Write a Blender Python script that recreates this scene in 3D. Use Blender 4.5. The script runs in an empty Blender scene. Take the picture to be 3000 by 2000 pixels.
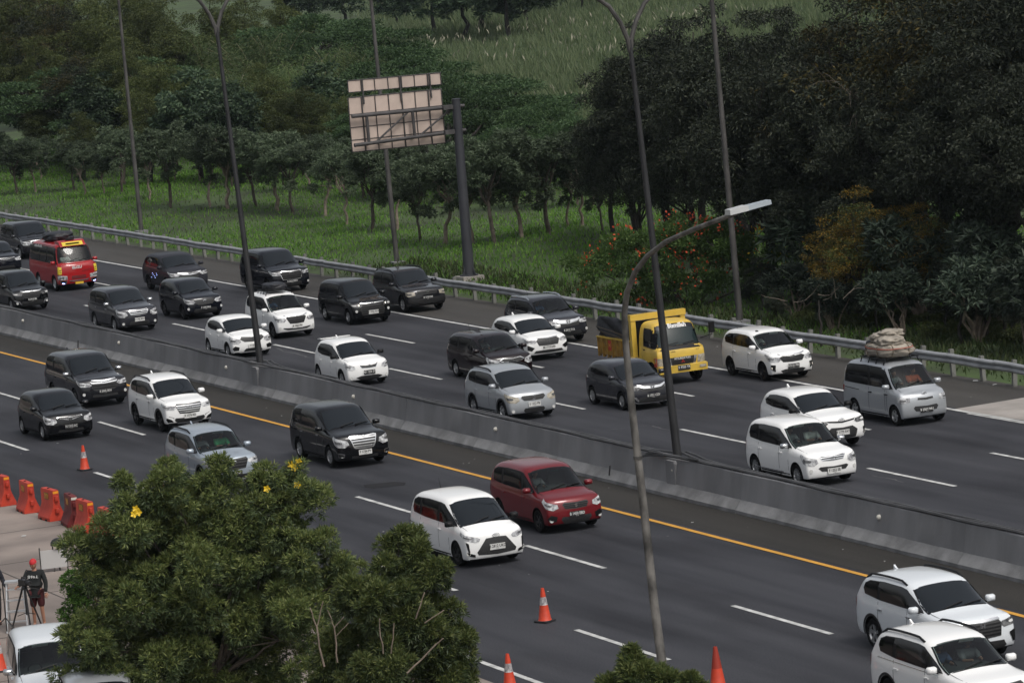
import bpy, bmesh, math, random
from mathutils import Vector, Matrix, noise
from mathutils.bvhtree import BVHTree
from mathutils.geometry import delaunay_2d_cdt
random.seed(7)
SC = bpy.context.scene
COL = SC.collection
R = math.radians
# ------------------------------------------------------------------ camera
FPX, CAM_Z = 11925.77, 17.768
PITCH, ROLL, YAW = 0.1147044, -0.0826718, -1.1634362
cam = bpy.data.cameras.new('camera'); cam_ob = bpy.data.objects.new('camera', cam); COL.objects.link(cam_ob)
_fw = Vector((math.sin(YAW)*math.cos(PITCH), math.cos(YAW)*math.cos(PITCH), -math.sin(PITCH)))
_rt = Vector((math.cos(YAW), -math.sin(YAW), 0)); _up = _rt.cross(_fw)
RT = _rt*math.cos(ROLL) + _up*math.sin(ROLL); UP = -_rt*math.sin(ROLL) + _up*math.cos(ROLL); FW = _fw
cam_ob.matrix_world = Matrix(((RT.x, UP.x, -FW.x, 0), (RT.y, UP.y, -FW.y, 0), (RT.z, UP.z, -FW.z, CAM_Z), (0, 0, 0, 1)))
cam.sensor_width = 36.0; cam.lens = FPX/3000*36; cam.clip_start = 1; cam.clip_end = 6000
SC.camera = cam_ob
# ------------------------------------------------------------------ sky, sun, exposure
SUN_AZ, SUN_EL = R(14), R(56)        # direction TO the sun, azimuth from +X towards +Y
w = bpy.data.worlds.new('World'); SC.world = w; w.use_nodes = True
nt = w.node_tree; bg = nt.nodes['Background']
sky = nt.nodes.new('ShaderNodeTexSky'); sky.sky_type = 'NISHITA'; sky.sun_disc = False
sky.sun_elevation = SUN_EL; sky.sun_rotation = R(90) - SUN_AZ; sky.dust_density = 6; sky.air_density = 1.2; sky.ozone_density = 1.5
hsv = nt.nodes.new('ShaderNodeHueSaturation'); hsv.inputs['Saturation'].default_value = 0.35
nt.links.new(sky.outputs[0], hsv.inputs['Color']); nt.links.new(hsv.outputs[0], bg.inputs[0]); bg.inputs[1].default_value = 0.116
sl = bpy.data.lights.new('sun', 'SUN'); sl.energy = 0.85; sl.angle = R(16); sl.color = (1, .97, .93)
sun = bpy.data.objects.new('sun', sl); COL.objects.link(sun)
sd = Vector((math.cos(SUN_AZ)*math.cos(SUN_EL), math.sin(SUN_AZ)*math.cos(SUN_EL), math.sin(SUN_EL)))
sun.rotation_euler = sd.to_track_quat('Z', 'Y').to_euler(); sun.location = (-100, 50, 80)
SC.view_settings.view_transform = 'Standard'; SC.view_settings.look = 'None'; SC.view_settings.gamma = 1
SC.view_settings.exposure = 0.25
SC.cycles.max_bounces = 6; SC.cycles.diffuse_bounces = 2; SC.cycles.glossy_bounces = 2; SC.cycles.transmission_bounces = 2; SC.cycles.transparent_max_bounces = 4; SC.cycles.volume_bounces = 0
# ------------------------------------------------------------------ helpers
def at(px, py, z=0.0):
    """real place on the level z that the survey pixel (2352 wide) looks at"""
    k = 3000/2352; a = (px*k-1500)/FPX; b = -(py*k-1000)/FPX
    d = RT*a + UP*b + FW; t = (z-CAM_Z)/d.z
    return Vector((d.x*t, d.y*t, z))
def link(o, parent=None):
    COL.objects.link(o)
    if parent is not None: o.parent = parent
    return o
def tag(o, label, cat=None, group=None, kind=None):
    if label: o['label'] = label
    if cat: o['category'] = cat
    if group: o['group'] = group
    if kind: o['kind'] = kind
    return o
def empty(name, loc=(0, 0, 0), rz=0, parent=None):
    o = bpy.data.objects.new(name, None); o.empty_display_size = .2; o.location = loc; o.rotation_euler = (0, 0, rz)
    return link(o, parent)
def obj(name, me, parent=None, loc=None, rot=None):
    o = bpy.data.objects.new(name, me); link(o, parent)
    if loc is not None: o.location = loc
    if rot is not None: o.rotation_euler = rot
    return o
def copy_tree(o, parent=None):
    c = o.copy(); COL.objects.link(c); c.parent = parent
    for ch in o.children: copy_tree(ch, c)
    return c
class MB:
    def __init__(s): s.v = []; s.f = []; s.m = []
    def add(s, vs, fs, m=0):
        b = len(s.v); s.v += [tuple(p) for p in vs]; s.f += [tuple(b+i for i in f) for f in fs]; s.m += [m]*len(fs); return s
    def box(s, a, b, m=0):
        (x0, y0, z0), (x1, y1, z1) = a, b
        vs = [(x0,y0,z0),(x1,y0,z0),(x1,y1,z0),(x0,y1,z0),(x0,y0,z1),(x1,y0,z1),(x1,y1,z1),(x0,y1,z1)]
        return s.add(vs, [(3,2,1,0),(4,5,6,7),(0,1,5,4),(1,2,6,5),(2,3,7,6),(3,0,4,7)], m)
    def tube(s, pts, rad, n=8, m=0, cap=True):
        pts = [Vector(p) for p in pts]; rs = rad if isinstance(rad, (list, tuple)) else [rad]*len(pts)
        vs = []; fs = []; prev = None
        for i, p in enumerate(pts):
            t = (pts[min(i+1, len(pts)-1)]-pts[max(i-1, 0)]).normalized()
            if prev is None:
                a = Vector((0, 0, 1)) if abs(t.z) < .9 else Vector((1, 0, 0)); e1 = t.cross(a).normalized()
            else:
                e1 = (prev - t*prev.dot(t)).normalized()
            prev = e1; e2 = t.cross(e1)
            for k in range(n):
                q = 2*math.pi*k/n; vs.append(p+(e1*math.cos(q)+e2*math.sin(q))*rs[i])
        for i in range(len(pts)-1):
            for k in range(n): fs.append((i*n+k, i*n+(k+1) % n, (i+1)*n+(k+1) % n, (i+1)*n+k))
        if cap: fs.append(tuple(range(n))[::-1]); fs.append(tuple(range((len(pts)-1)*n, len(pts)*n)))
        return s.add(vs, fs, m)
    def lathe(s, prof, n=20, axis='Z', c=(0, 0, 0), m=0):
        vs = []; fs = []
        for r, h in prof:
            for k in range(n):
                q = 2*math.pi*k/n; a, b = r*math.cos(q), r*math.sin(q)
                p = (a, b, h) if axis == 'Z' else ((a, h, b) if axis == 'Y' else (h, a, b))
                vs.append((p[0]+c[0], p[1]+c[1], p[2]+c[2]))
        for i in range(len(prof)-1):
            for k in range(n): fs.append((i*n+k, i*n+(k+1) % n, (i+1)*n+(k+1) % n, (i+1)*n+k))
        return s.add(vs, fs, m)
    def prism(s, poly, d0, d1, plane='XZ', m=0):
        n = len(poly); f = {'XZ': lambda a, b, d: (a, d, b), 'YZ': lambda a, b, d: (d, a, b), 'XY': lambda a, b, d: (a, b, d)}[plane]
        vs = [f(a, b, d0) for a, b in poly]+[f(a, b, d1) for a, b in poly]
        fs = [tuple(range(n)), tuple(range(n, 2*n))[::-1]]+[(i, i+n, (i+1) % n+n, (i+1) % n) for i in range(n)]
        return s.add(vs, fs, m)
    def mesh(s, name, mats, smooth=0):
        me = bpy.data.meshes.new(name); me.from_pydata(s.v, [], s.f)
        for mt in (mats if isinstance(mats, (list, tuple)) else [mats]): me.materials.append(mt)
        if any(s.m): me.polygons.foreach_set('material_index', s.m)
        bm = bmesh.new(); bm.from_mesh(me); bmesh.ops.recalc_face_normals(bm, faces=bm.faces); bm.to_mesh(me); bm.free()
        if smooth:
            me.polygons.foreach_set('use_smooth', [True]*len(me.polygons)); me.set_sharp_from_angle(angle=R(smooth))
        me.update(); return me
    def build(s, name, mats, parent=None, smooth=0, loc=None, rot=None):
        return obj(name, s.mesh(name, mats, smooth), parent, loc, rot)
# ------------------------------------------------------------------ materials
MATS = {}
def mat(name, col, rough=.6, metal=0, spec=.5, coat=0, var=0, vscale=3, col2=None, bump=0, bscale=20, stretch=None, trans=0, emit=0, island=None, cold=None):
    if name in MATS: return MATS[name]
    m = bpy.data.materials.new(name); m.use_nodes = True; t = m.node_tree; p = t.nodes['Principled BSDF']
    p.inputs['Base Color'].default_value = (*col, 1); p.inputs['Roughness'].default_value = rough; p.inputs['Metallic'].default_value = metal
    p.inputs['Specular IOR Level'].default_value = spec; p.inputs['Coat Weight'].default_value = coat; p.inputs['Coat Roughness'].default_value = .06
    if emit: p.inputs['Emission Color'].default_value = (*col, 1); p.inputs['Emission Strength'].default_value = emit
    if var or bump:
        tc = t.nodes.new('ShaderNodeTexCoord'); src = tc.outputs['Object']
        if stretch:
            mp = t.nodes.new('ShaderNodeMapping'); mp.inputs['Scale'].default_value = stretch; t.links.new(src, mp.inputs[0]); src = mp.outputs[0]
    if var:
        n = t.nodes.new('ShaderNodeTexNoise'); n.inputs['Scale'].default_value = vscale; n.inputs['Detail'].default_value = 5; t.links.new(src, n.inputs['Vector'])
        r = t.nodes.new('ShaderNodeValToRGB'); c2 = col2 or tuple(c*(1-var) for c in col)
        r.color_ramp.elements[0].position = .36; r.color_ramp.elements[1].position = .66
        r.color_ramp.elements[0].color = (*c2, 1); r.color_ramp.elements[1].color = (*col, 1)
        t.links.new(n.outputs[0], r.inputs[0]); t.links.new(r.outputs[0], p.inputs['Base Color'])
    if island:
        g = t.nodes.new('ShaderNodeNewGeometry'); r = t.nodes.new('ShaderNodeValToRGB'); cr = r.color_ramp
        for i, (pos, c) in enumerate(island):
            e = cr.elements[i] if i < 2 else cr.elements.new(pos)
            e.position = pos; e.color = (*c, 1)
        t.links.new(g.outputs['Random Per Island'], r.inputs[0]); outc = r.outputs[0]
        oi = t.nodes.new('ShaderNodeObjectInfo'); mx = t.nodes.new('ShaderNodeHueSaturation'); mr = t.nodes.new('ShaderNodeMapRange')
        mr.inputs[3].default_value = .80; mr.inputs[4].default_value = 1.60; t.links.new(oi.outputs['Random'], mr.inputs[0]); t.links.new(mr.outputs[0], mx.inputs['Value'])
        t.links.new(outc, mx.inputs['Color']); t.links.new(mx.outputs[0], p.inputs['Base Color'])
        if trans:
            tr = t.nodes.new('ShaderNodeBsdfTranslucent'); ad = t.nodes.new('ShaderNodeMixShader'); ad.inputs[0].default_value = trans
            t.links.new(mx.outputs[0], tr.inputs[0]); t.links.new(p.outputs[0], ad.inputs[1]); t.links.new(tr.outputs[0], ad.inputs[2])
            t.links.new(ad.outputs[0], t.nodes['Material Output'].inputs[0])
    if bump:
        n = t.nodes.new('ShaderNodeTexNoise'); n.inputs['Scale'].default_value = bscale; n.inputs['Detail'].default_value = 4; t.links.new(src, n.inputs['Vector'])
        b = t.nodes.new('ShaderNodeBump'); b.inputs['Strength'].default_value = bump; b.inputs['Distance'].default_value = .02
        t.links.new(n.outputs[0], b.inputs['Height']); t.links.new(b.outputs[0], p.inputs['Normal'])
    MATS[name] = m; return m
ASPH = mat('asphalt', (.050, .050, .055), .78, spec=.12, bump=.25, bscale=60)
def _asphalt(m, ca, cb, cc):
    t = m.node_tree; p = t.nodes['Principled BSDF']; tc = t.nodes.new('ShaderNodeTexCoord')
    def nz(scale, sx, sy, det=4):
        mp = t.nodes.new('ShaderNodeMapping'); mp.inputs['Scale'].default_value = (sx, sy, 1); t.links.new(tc.outputs['Object'], mp.inputs[0])
        n = t.nodes.new('ShaderNodeTexNoise'); n.inputs['Scale'].default_value = scale; n.inputs['Detail'].default_value = det; t.links.new(mp.outputs[0], n.inputs['Vector']); return n.outputs[0]
    def ramp(src, a, b, lo, hi):
        r = t.nodes.new('ShaderNodeValToRGB'); r.color_ramp.elements[0].position = lo; r.color_ramp.elements[1].position = hi
        r.color_ramp.elements[0].color = (*a, 1); r.color_ramp.elements[1].color = (*b, 1); t.links.new(src, r.inputs[0]); return r.outputs[0]
    def mix(f, a, b, mode='MIX'):
        x = t.nodes.new('ShaderNodeMix'); x.data_type = 'RGBA'; x.blend_type = mode
        if isinstance(f, float): x.inputs[0].default_value = f
        else: t.links.new(f, x.inputs[0])
        t.links.new(a, x.inputs[6]); t.links.new(b, x.inputs[7]); return x.outputs[2]
    base = ramp(nz(1.1, .05, 1.0), ca, cb, .35, .68)           # wheel tracks and paving strips along the lane
    patch = ramp(nz(.35, .35, 1.0, 6), cc, cb, .40, .55)
    c = mix(.45, base, patch)
    grain = ramp(nz(28, 1, 1, 2), (.62, .62, .62), (1.25, 1.25, 1.25), .3, .72)
    t.links.new(mix(1.0, c, grain, 'MULTIPLY'), p.inputs['Base Color'])
    rr = t.nodes.new('ShaderNodeMapRange'); rr.inputs[3].default_value = .58; rr.inputs[4].default_value = .9; t.links.new(nz(.9, .05, .8), rr.inputs[0]); t.links.new(rr.outputs[0], p.inputs['Roughness'])
_asphalt(ASPH, (.023, .024, .029), (.056, .057, .064), (.027, .027, .030))
SHLD = mat('asphalt_shoulder', (.05, .047, .043), .9, spec=.10, bump=.3, bscale=40)
_asphalt(SHLD, (.030, .029, .027), (.050, .047, .043), (.038, .036, .032))
SHLD2 = mat('asphalt_far_shoulder', (.05, .047, .043), .9, spec=.10, bump=.3, bscale=40)
_asphalt(SHLD2, (.052, .050, .048), (.075, .071, .066), (.06, .056, .05))
PAINT = mat('road_paint_white', (.60, .60, .58), .75, var=.42, vscale=2.6)
YEL = mat('road_paint_yellow', (.60, .30, .035), .7, var=.2, vscale=2)
CONC = mat('barrier_concrete', (.225, .226, .232), .9, var=.26, vscale=1.3, stretch=(.9, .9, .35), bump=.3, bscale=18)
TOE = mat('barrier_toe_concrete', (.26, .26, .26), .9, var=.4, vscale=1.6, bump=.3, bscale=14)  # toe paler than the upper face: dust, plus light from above in the colour
APRON = mat('apron_concrete', (.27, .225, .195), .92, var=.5, vscale=.35, col2=(.15, .125, .11), bump=.2, bscale=9)
PAD = mat('pad_concrete', (.36, .33, .30), .9, var=.3, vscale=.6, bump=.2, bscale=9)
GALV = mat('galvanised_steel', (.36, .37, .38), .5, metal=.15, var=.4, vscale=1.2)
POSTM = mat('guardrail_post_paint', (.23, .23, .21), .8, var=.5, vscale=3)
POLE = mat('weathered_lamp_steel', (.10, .095, .09), .65, metal=.2, var=.6, vscale=2.5, stretch=(1, 1, .4))
POLED = mat('dark_lamp_steel', (.026, .026, .028), .6, metal=.2, var=.5, vscale=1.5)
SIGNP = mat('sign_pole_steel', (.055, .057, .066), .6, metal=.2, var=.3, vscale=1)
SIGNB = mat('sign_back_sheet', (.56, .45, .385), .75, var=.18, vscale=1.5)
SIGNR = mat('sign_rib_steel', (.07, .065, .065), .7, var=.4, vscale=3)
CABLE = mat('black_cable', (.075, .075, .078), .7, var=.4, vscale=2)
WHITE = mat('white_reflector', (.55, .53, .47), .5)
BLK = mat('black_plastic', (.012, .012, .013), .5)
SOIL = mat('ground_soil', (.05, .085, .022), .95, var=.7, vscale=.25, col2=(.028, .04, .014), bump=.4, bscale=3)
# ------------------------------------------------------------------ terrain, road
def ground_z(x, y):
    if y < 66.6: return -.06
    s = y-66.6
    z = min(s, 1.5)*.03 - .03 + .022*max(0, min(s-2, 24))
    z += .18*math.sin(x*.11+1.3)*min(1, s/8) + .10*math.sin(x*.31+y*.23)*min(1, s/8)
    if y > 140: z += .010*min(y-140, 200)
    return z
xs = [-2000, -1700, -1400, -1100, -800, -640, -520]+[-460+6*i for i in range(72)]+[-20, 60, 200, 500, 800]
ys = [-900, -500, -100, 0, 20, 33, 66, 66.6]+[68+2*i for i in range(46)]+[170, 190, 220, 260, 320, 400, 520, 700, 1000, 1400, 2000]
g = MB(); g.add([(x, y, ground_z(x, y)) for x in xs for y in ys], [(i*len(ys)+j, (i+1)*len(ys)+j, (i+1)*len(ys)+j+1, i*len(ys)+j+1) for i in range(len(xs)-1) for j in range(len(ys)-1)])
tag(g.build('ground', SOIL, smooth=80), None, kind='structure')
X0, X1 = -700, 60
def strip(name, y0, y1, z, m, x0=X0, x1=X1):
    b = MB(); n = 40; b.add([(x0+(x1-x0)*i/n, y, z) for i in range(n+1) for y in (y0, y1)], [(2*i, 2*i+2, 2*i+3, 2*i+1) for i in range(n)])
    o = b.build(name, m); return tag(o, None, kind='structure')
strip('road', 33.9, 66.35, 0, ASPH)
strip('median_shoulder', 46.62, 48.6, .004, SHLD)
strip('far_shoulder', 62.5, 66.4, .004, SHLD2)
strip('concrete_apron', 2, 34.2, .006, APRON)
b = MB()
for k in range(60):
    x = -300+5.5*k; b.box((x, 3, .004), (x+.05, 34.1, .0095))
for y in (30.2, 26.0, 21.8, 17): b.box((-300, y, .004), (0, y+.05, .0092))
tag(b.build('apron_joints', mat('joint_dirt', (.06, .052, .045), .95)), None, kind='structure')
b = MB(); pts = [at(2183, 941), at(2360, 912), at(2420, 925), at(2420, 975), at(2290, 957), at(2215, 946)]
b.add([(p.x, p.y, .009) for p in pts], [tuple(range(len(pts)))]); tag(b.build('pull_off_pad', PAD), None, kind='structure')
def line(name, x0, x1, y, wd, m, y1=None, z=.013):
    b = MB(); y1 = y if y1 is None else y1; n = max(1, int((x1-x0)/6)); vs = []
    for i in range(n+1):
        t = i/n; xx = x0+(x1-x0)*t; yy = y+(y1-y)*t+random.uniform(-.006, .006); vs += [(xx, yy-wd/2, z), (xx, yy+wd/2, z)]
    b.add(vs, [(2*i, 2*i+2, 2*i+3, 2*i+1) for i in range(n)])
    return tag(b.build(name, m), None, kind='structure')
line('yellow_edge_line', -420, 20, 46.36, .16, YEL)
line('white_edge_line', -420, 20, 62.25, .17, PAINT)
line('near_edge_line', -87.5, 20, 34.95, .15, PAINT)
for nm, y, xe in (('L1', 42.22, -93.12), ('L2', 38.18, -81.15), ('A', 58.45, -120.7), ('B', 54.72, -121.26)):
    for k in range(-26, 9):
        line('lane_dash', xe+12.15*k-4.95, xe+12.15*k, y, .145, PAINT)
p0, p1 = at(2240, 947), at(2352, 966); line('gore_line', p0.x, p1.x+12, p0.y-.25, .17, PAINT, p1.y-.25)
# thin cracks, a tar patch and scraps on the asphalt
TAR = mat('tar_seal', (.028, .028, .030), .95, spec=.05)
CRK = mat('crack_dust', (.085, .085, .088), .9)
b = MB(); q = [at(835, 1113), at(905, 1106), at(932, 1108), at(930, 1114), at(860, 1121), at(838, 1119)]
b.add([(p.x, p.y, .006) for p in q], [tuple(range(6))]); tag(b.build('tar_patch', TAR), None, kind='structure')
def crack(pts, wd=.05):
    b = MB(); vs = []; P = []
    for a, c in zip(pts[:-1], pts[1:]):
        for i in range(6): P.append(Vector(at(*a)).lerp(at(*c), i/6)+Vector((random.uniform(-.1, .1), random.uniform(-.1, .1), 0)))
    for p in P:
        ww = wd*random.uniform(.4, 1.2); vs += [(p.x, p.y-ww, .005), (p.x, p.y+ww, .0055)]
    b.add(vs, [(2*i, 2*i+2, 2*i+3, 2*i+1) for i in range(len(P)-1)])
    tag(b.build('road_crack', CRK), None, kind='structure')
crack([(630, 800), (700, 818), (718, 822)]); crack([(870, 872), (900, 868), (935, 866), (950, 862)]); crack([(955, 866), (1010, 872)], .03)
crack([(1380, 990), (1440, 982), (1490, 976)]); crack([(1490, 978), (1560, 990)], .03); crack([(2010, 1092), (2090, 1110)], .03); crack([(440, 1060), (530, 1085)], .03)
# ------------------------------------------------------------------ median barrier
def ray(px, py):
    k = 3000/2352; return RT*((px*k-1500)/FPX) + UP*(-(py*k-1000)/FPX) + FW
def on_y(px, py, Y):
    d = ray(px, py); t = Y/d.y; return Vector((d.x*t, Y, CAM_Z+d.z*t))
def on_x(px, py, X):
    d = ray(px, py); t = X/d.x; return Vector((X, d.y*t, CAM_Z+d.z*t))
BY = 48.9
half = [(.45, -.02), (.45, .10), (.25, .36), (.15, 1.05), (.13, 1.075)]
prof = [(-y, z) for y, z in half]+[(y, z) for y, z in half[::-1]]
bar = empty('concrete_barrier', (-150, BY, 0)); tag(bar, 'long grey concrete median barrier with cables lying on its top', 'barrier')
def bar_mesh(seed):
    rnd = random.Random(seed); b = MB(); n = 12; Ls = 6.0; vs = []; fs = []; ms = []
    for i in range(n+1):
        for j, (y, z) in enumerate(prof):
            e = rnd.uniform(-.008, .008) if 1 < j < len(prof)-2 else rnd.uniform(-.012, .012)
            vs.append((Ls*i/n*(5.994/6), y+e, z+(e*.6 if z > .2 else 0)))
    m = len(prof)
    for i in range(n):
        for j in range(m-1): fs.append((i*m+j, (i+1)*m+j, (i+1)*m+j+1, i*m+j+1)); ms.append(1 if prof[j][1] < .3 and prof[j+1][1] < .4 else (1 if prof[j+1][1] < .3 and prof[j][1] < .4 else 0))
    fs += [tuple(range(m)), tuple(range(n*m, n*m+m))[::-1]]; ms += [0, 0]
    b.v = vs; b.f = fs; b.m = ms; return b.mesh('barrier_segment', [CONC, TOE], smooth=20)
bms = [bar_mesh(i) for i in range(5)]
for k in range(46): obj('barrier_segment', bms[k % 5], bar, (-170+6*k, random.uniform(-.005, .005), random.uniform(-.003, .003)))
rfm = MB().lathe([(0, -.02), (.075, -.02), (.072, .015), (.06, .042), (.035, .062), (0, .07)], 16, 'Y').mesh('reflector', WHITE, 30)
for px, py in ((-120, 706), (25, 740), (243, 791), (494, 847), (780, 915), (1106, 990), (1509, 1085), (1983, 1193)):
    p = at(px, py, .74); obj('reflector', rfm, bar, (p.x+150, -.19-.02, .74), (R(180)-R(8), 0, 0))
LAMPX = (-171.6, on_y(598, 832, BY).x, on_y(1556, 1040, BY).x)
for lx in LAMPX:
    MB().prism([(-.28, -.02), (.28, -.02), (.28, .92), (.22, 1.0), (-.22, 1.0), (-.28, .92)], -.27, .27, 'XZ').build('lamp_pedestal', CONC, bar, loc=(lx+150, 0, 0))
for dx, py in ((1385, 1090), (110, 805)):
    p = at(dx, py, .25); MB().tube([(0, 0, 0), (.12, 0, .3)], .025).build('drain_pipe', CABLE, bar, loc=(p.x+150, -.40, .22))
def cable(label, y, z, r, ph):
    b = MB(); pts = []
    for i in range(330):
        x = -320+.8*i
        d = min(abs(x-l) for l in LAMPX); bulge = .26*math.exp(-(d/.8)**2)*(1 if y < 0 else -1)*-1
        pts.append((x, BY+y+.02*math.sin(x*.9+ph)+.02*math.sin(x*.37+2*ph)-abs(bulge)*(1 if y < 0 else -1), z+.012*math.sin(x*1.7+ph)+.05*math.exp(-(d/1.2)**2)))
    b.tube(pts, r, 6); return tag(b.build('power_cable', CABLE), label, 'cable')
cable('thick black cable along the near edge of the concrete barrier top', -.10, 1.115, .045, 0)
cable('black cable along the middle of the concrete barrier top', .0, 1.11, .035, 2.1)
cable('thin black cable along the far edge of the concrete barrier top', .11, 1.105, .03, 4)
b = MB(); p = Vector((LAMPX[2], BY, 1.1))
for k in range(3): b.tube([p+Vector((-1.6+.15*k, -.38, -.12+.05*k)), p+Vector((-1.0, -.40, -.02+.05*k)), p+Vector((-.3, -.34, .03+.03*k)), p+Vector((.5, -.2, .07)), p+Vector((1.6, -.16, .06))], .028, 6)
tag(b.build('cable_bundle', CABLE), 'loose end of black cables sticking out beside the right median lamp pole', 'cable')
# ------------------------------------------------------------------ far guardrail
GY = 66.1
gr = empty('guardrail', (-150, GY, 0)); tag(gr, 'grey steel guardrail on posts along the grass verge', 'guardrail')
wp = [(0, .44), (-.05, .46), (-.085, .50), (-.085, .545), (-.05, .575), (-.005, .61), (-.05, .645), (-.085, .675), (-.085, .72), (-.05, .76), (0, .78), (.012, .77), (0, .61), (.012, .45)]
def rail_mesh(s):
    rnd = random.Random(s); b = MB(); n = 4; vs = []; fs = []; m = len(wp)
    for i in range(n+1):
        e = rnd.uniform(-.02, .02)
        for y, z in wp: vs.append((4.06*i/n, y+e+(.006 if i == n else 0), z+e*.5))
    for i in range(n):
        for j in range(m): fs.append((i*m+j, (i+1)*m+j, (i+1)*m+(j+1) % m, i*m+(j+1) % m))
    b.add(vs, fs); return b.mesh('rail_section', GALV, 30)
rms = [rail_mesh(s) for s in range(4)]
for k in range(75): obj('rail_section', rms[k % 4], gr, (-180+4*k, random.uniform(-.01, .01), random.uniform(-.012, .012)))
pm = MB().box((-.07, .03, -.3), (.07, .17, .87)).box((-.09, .015, .46), (.09, .03, .76)).mesh('guardrail_post', POSTM)
for k in range(150): obj('guardrail_post', pm, gr, (-179+2*k+random.uniform(-.12, .12), 0.03, random.uniform(-.05, .06)), (random.uniform(-.10, .05), random.uniform(-.07, .07), random.uniform(-.2, .2)))
# ------------------------------------------------------------------ lamp posts
def lamp_head(mb, c, d):
    """flat luminaire: c root, d unit horizontal direction"""
    c = Vector(c); d = Vector(d); s = Vector((-d.y, d.x, 0))
    def blk(a0, a1, w0, w1, z0, z1, m):
        vs = []
        for a, wd in ((a0, w0), (a1, w1)):
            for sx, zz in ((-1, z0), (1, z0), (1, z1), (-1, z1)): vs.append(c+d*a+s*(wd*sx*(1 if zz == z0 else .86))+Vector((0, 0, zz+.11*a)))
        mb.add(vs, [(0, 1, 2, 3), (7, 6, 5, 4), (0, 4, 5, 1), (1, 5, 6, 2), (2, 6, 7, 3), (3, 7, 4, 0)], m)
    blk(-.05, .34, .10, .13, -.04, .06, 0); blk(.34, .86, .13, .10, -.035, .045, 1)
LHW = mat('lamp_head_white', (.42, .43, .43), .5); LHG = mat('lamp_head_grey', (.30, .34, .37), .35)
def double_lamp(lx, px, py, label):
    t = on_y(px, py, BY); base = Vector((lx, BY, .9)); e = empty('street_lamp', base); tag(e, label, 'lamp post', 'double-armed lamps in the median')
    rel = t-base; n = 10
    MB().tube([rel*(i/n) for i in range(n+1)], [.125-.06*i/n for i in range(n+1)], 10).build('pole', POLED, e, 40)
    for s in (-1, 1):
        pts = [rel+Vector((0, s*a, z)) for a, z in ((0, -.35), (.05, 0), (.24, .50), (.55, .98), (1.0, 1.32), (1.6, 1.48), (2.3, 1.56))]
        MB().tube(pts, [.08, .075, .07, .065, .06, .055, .05], 8).build('arm', POLE, e, 40)
        h = MB(); lamp_head(h, pts[-1], (0, s, 0)); h.build('lamp_head', [LHW, LHG], e)
double_lamp(LAMPX[1], 497, 62, 'tall dark double-armed lamp post in the barrier beside the white hatchback')
double_lamp(LAMPX[2], 1446, 92, 'tall dark double-armed lamp post in the barrier right of the yellow truck')
for px, py, tx, ty, lab in ((325, 534, 283, 110, 'tall grey lamp post behind the guardrail at the left above the red minibus'),
                            (912, 606, 862, 100, 'tall lamp post behind the guardrail passing behind the sign'),
                            (1700, 742, 1640, 60, 'tall grey lamp post behind the guardrail in front of the dark trees')):
    p = at(px, py, .1); t = on_y(tx, ty, p.y); e = empty('street_lamp', p); tag(e, lab, 'lamp post', 'single-armed lamps behind the guardrail')
    rel = (t-p)*1.32; n = 10
    MB().tube([rel*(i/n) for i in range(n+1)], [.13-.055*i/n for i in range(n+1)], 10).build('pole', POLE, e, 40)
    pts = [rel+Vector((0, -a, z)) for a, z in ((0, 0), (.12, .5), (.5, .95), (1.2, 1.2), (2.2, 1.3))]
    MB().tube(pts, .055, 8).build('arm', POLE, e, 40); h = MB(); lamp_head(h, pts[-1], (0, -1, 0)); h.build('lamp_head', [LHW, LHG], e)
    MB().box((-.3, -.3, -.3), (.3, .3, .12)).build('footing', CONC, e)
base = at(1530, 1568)*.905; base.z = 0; NLY = base.y
e = empty('street_lamp', base); tag(e, 'weathered near lamp post curving over the road to a flat white head', 'lamp post')
pp = [on_y(px, py, NLY)-base for px, py in ((1523, 1540), (1502, 1380), (1478, 1160), (1452, 940), (1438, 800), (1434, 720), (1440, 672), (1458, 626), (1487, 588), (1530, 555), (1590, 528), (1650, 505), (1690, 490))]
pp = [Vector((0, 0, 0))]+pp
MB().tube(pp, [.10, .095, .088, .082, .074, .066, .062, .058, .055, .052, .05, .048, .045, .045], 12).build('pole', mat('near_lamp_steel', (.19, .18, .165), .7, metal=.15, var=.75, vscale=3.2, stretch=(1, 1, .6), bump=.3, bscale=20), e, 40)
h = MB(); lamp_head(h, pp[-1]+Vector((0, -.12, .03)), Vector((-.1, 1, 0)).normalized()); h.build('lamp_head', [LHW, LHG], e)
MB().lathe([(0, 0), (.2, 0), (.2, .06), (.13, .1), (.12, .9), (0, .9)], 12).build('base_sleeve', POLE, e, 30)
MB().lathe([(.0, -.03), (.095, -.03), (.095, .03), (.0, .03)], 12).build('joint_collar', POLE, e, loc=pp[4]*.5+pp[3]*.5)
# ------------------------------------------------------------------ direction sign seen from behind
sb = at(1078, 634, .3); e = empty('road_sign', sb); tag(e, 'back of a cantilever direction sign with beige panels on a thick grey pole', 'road sign')
PX = sb.x
top = on_x(1047, 229, PX)-sb
MB().tube([Vector((0, 0, 0)), top*.5, top], [.24, .21, .185], 14).build('pole', SIGNP, e, 40)
MB().lathe([(0, 0), (.2, 0), (.2, .04), (0, .06)], 14).build('pole_cap', SIGNP, e, loc=top)
MB().box((-.5, -.5, -.75), (.5, .5, .02)).build('footing', PAD, e)
MB().lathe([(.0, .02), (.42, .02), (.42, .07), (.0, .07)], 14).build('base_plate', SIGNP, e)
for k in range(4):
    q = k*math.pi/2+.4; MB().prism([(.2, .07), (.42, .07), (.2, .5)], -.012, .012, 'XZ').build('stiffener', SIGNP, e, rot=(0, 0, q))
PF = PX-.42      # plane of the panels
def S(px, py, dx=0): return on_x(px, py, PF+dx)-sb
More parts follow.
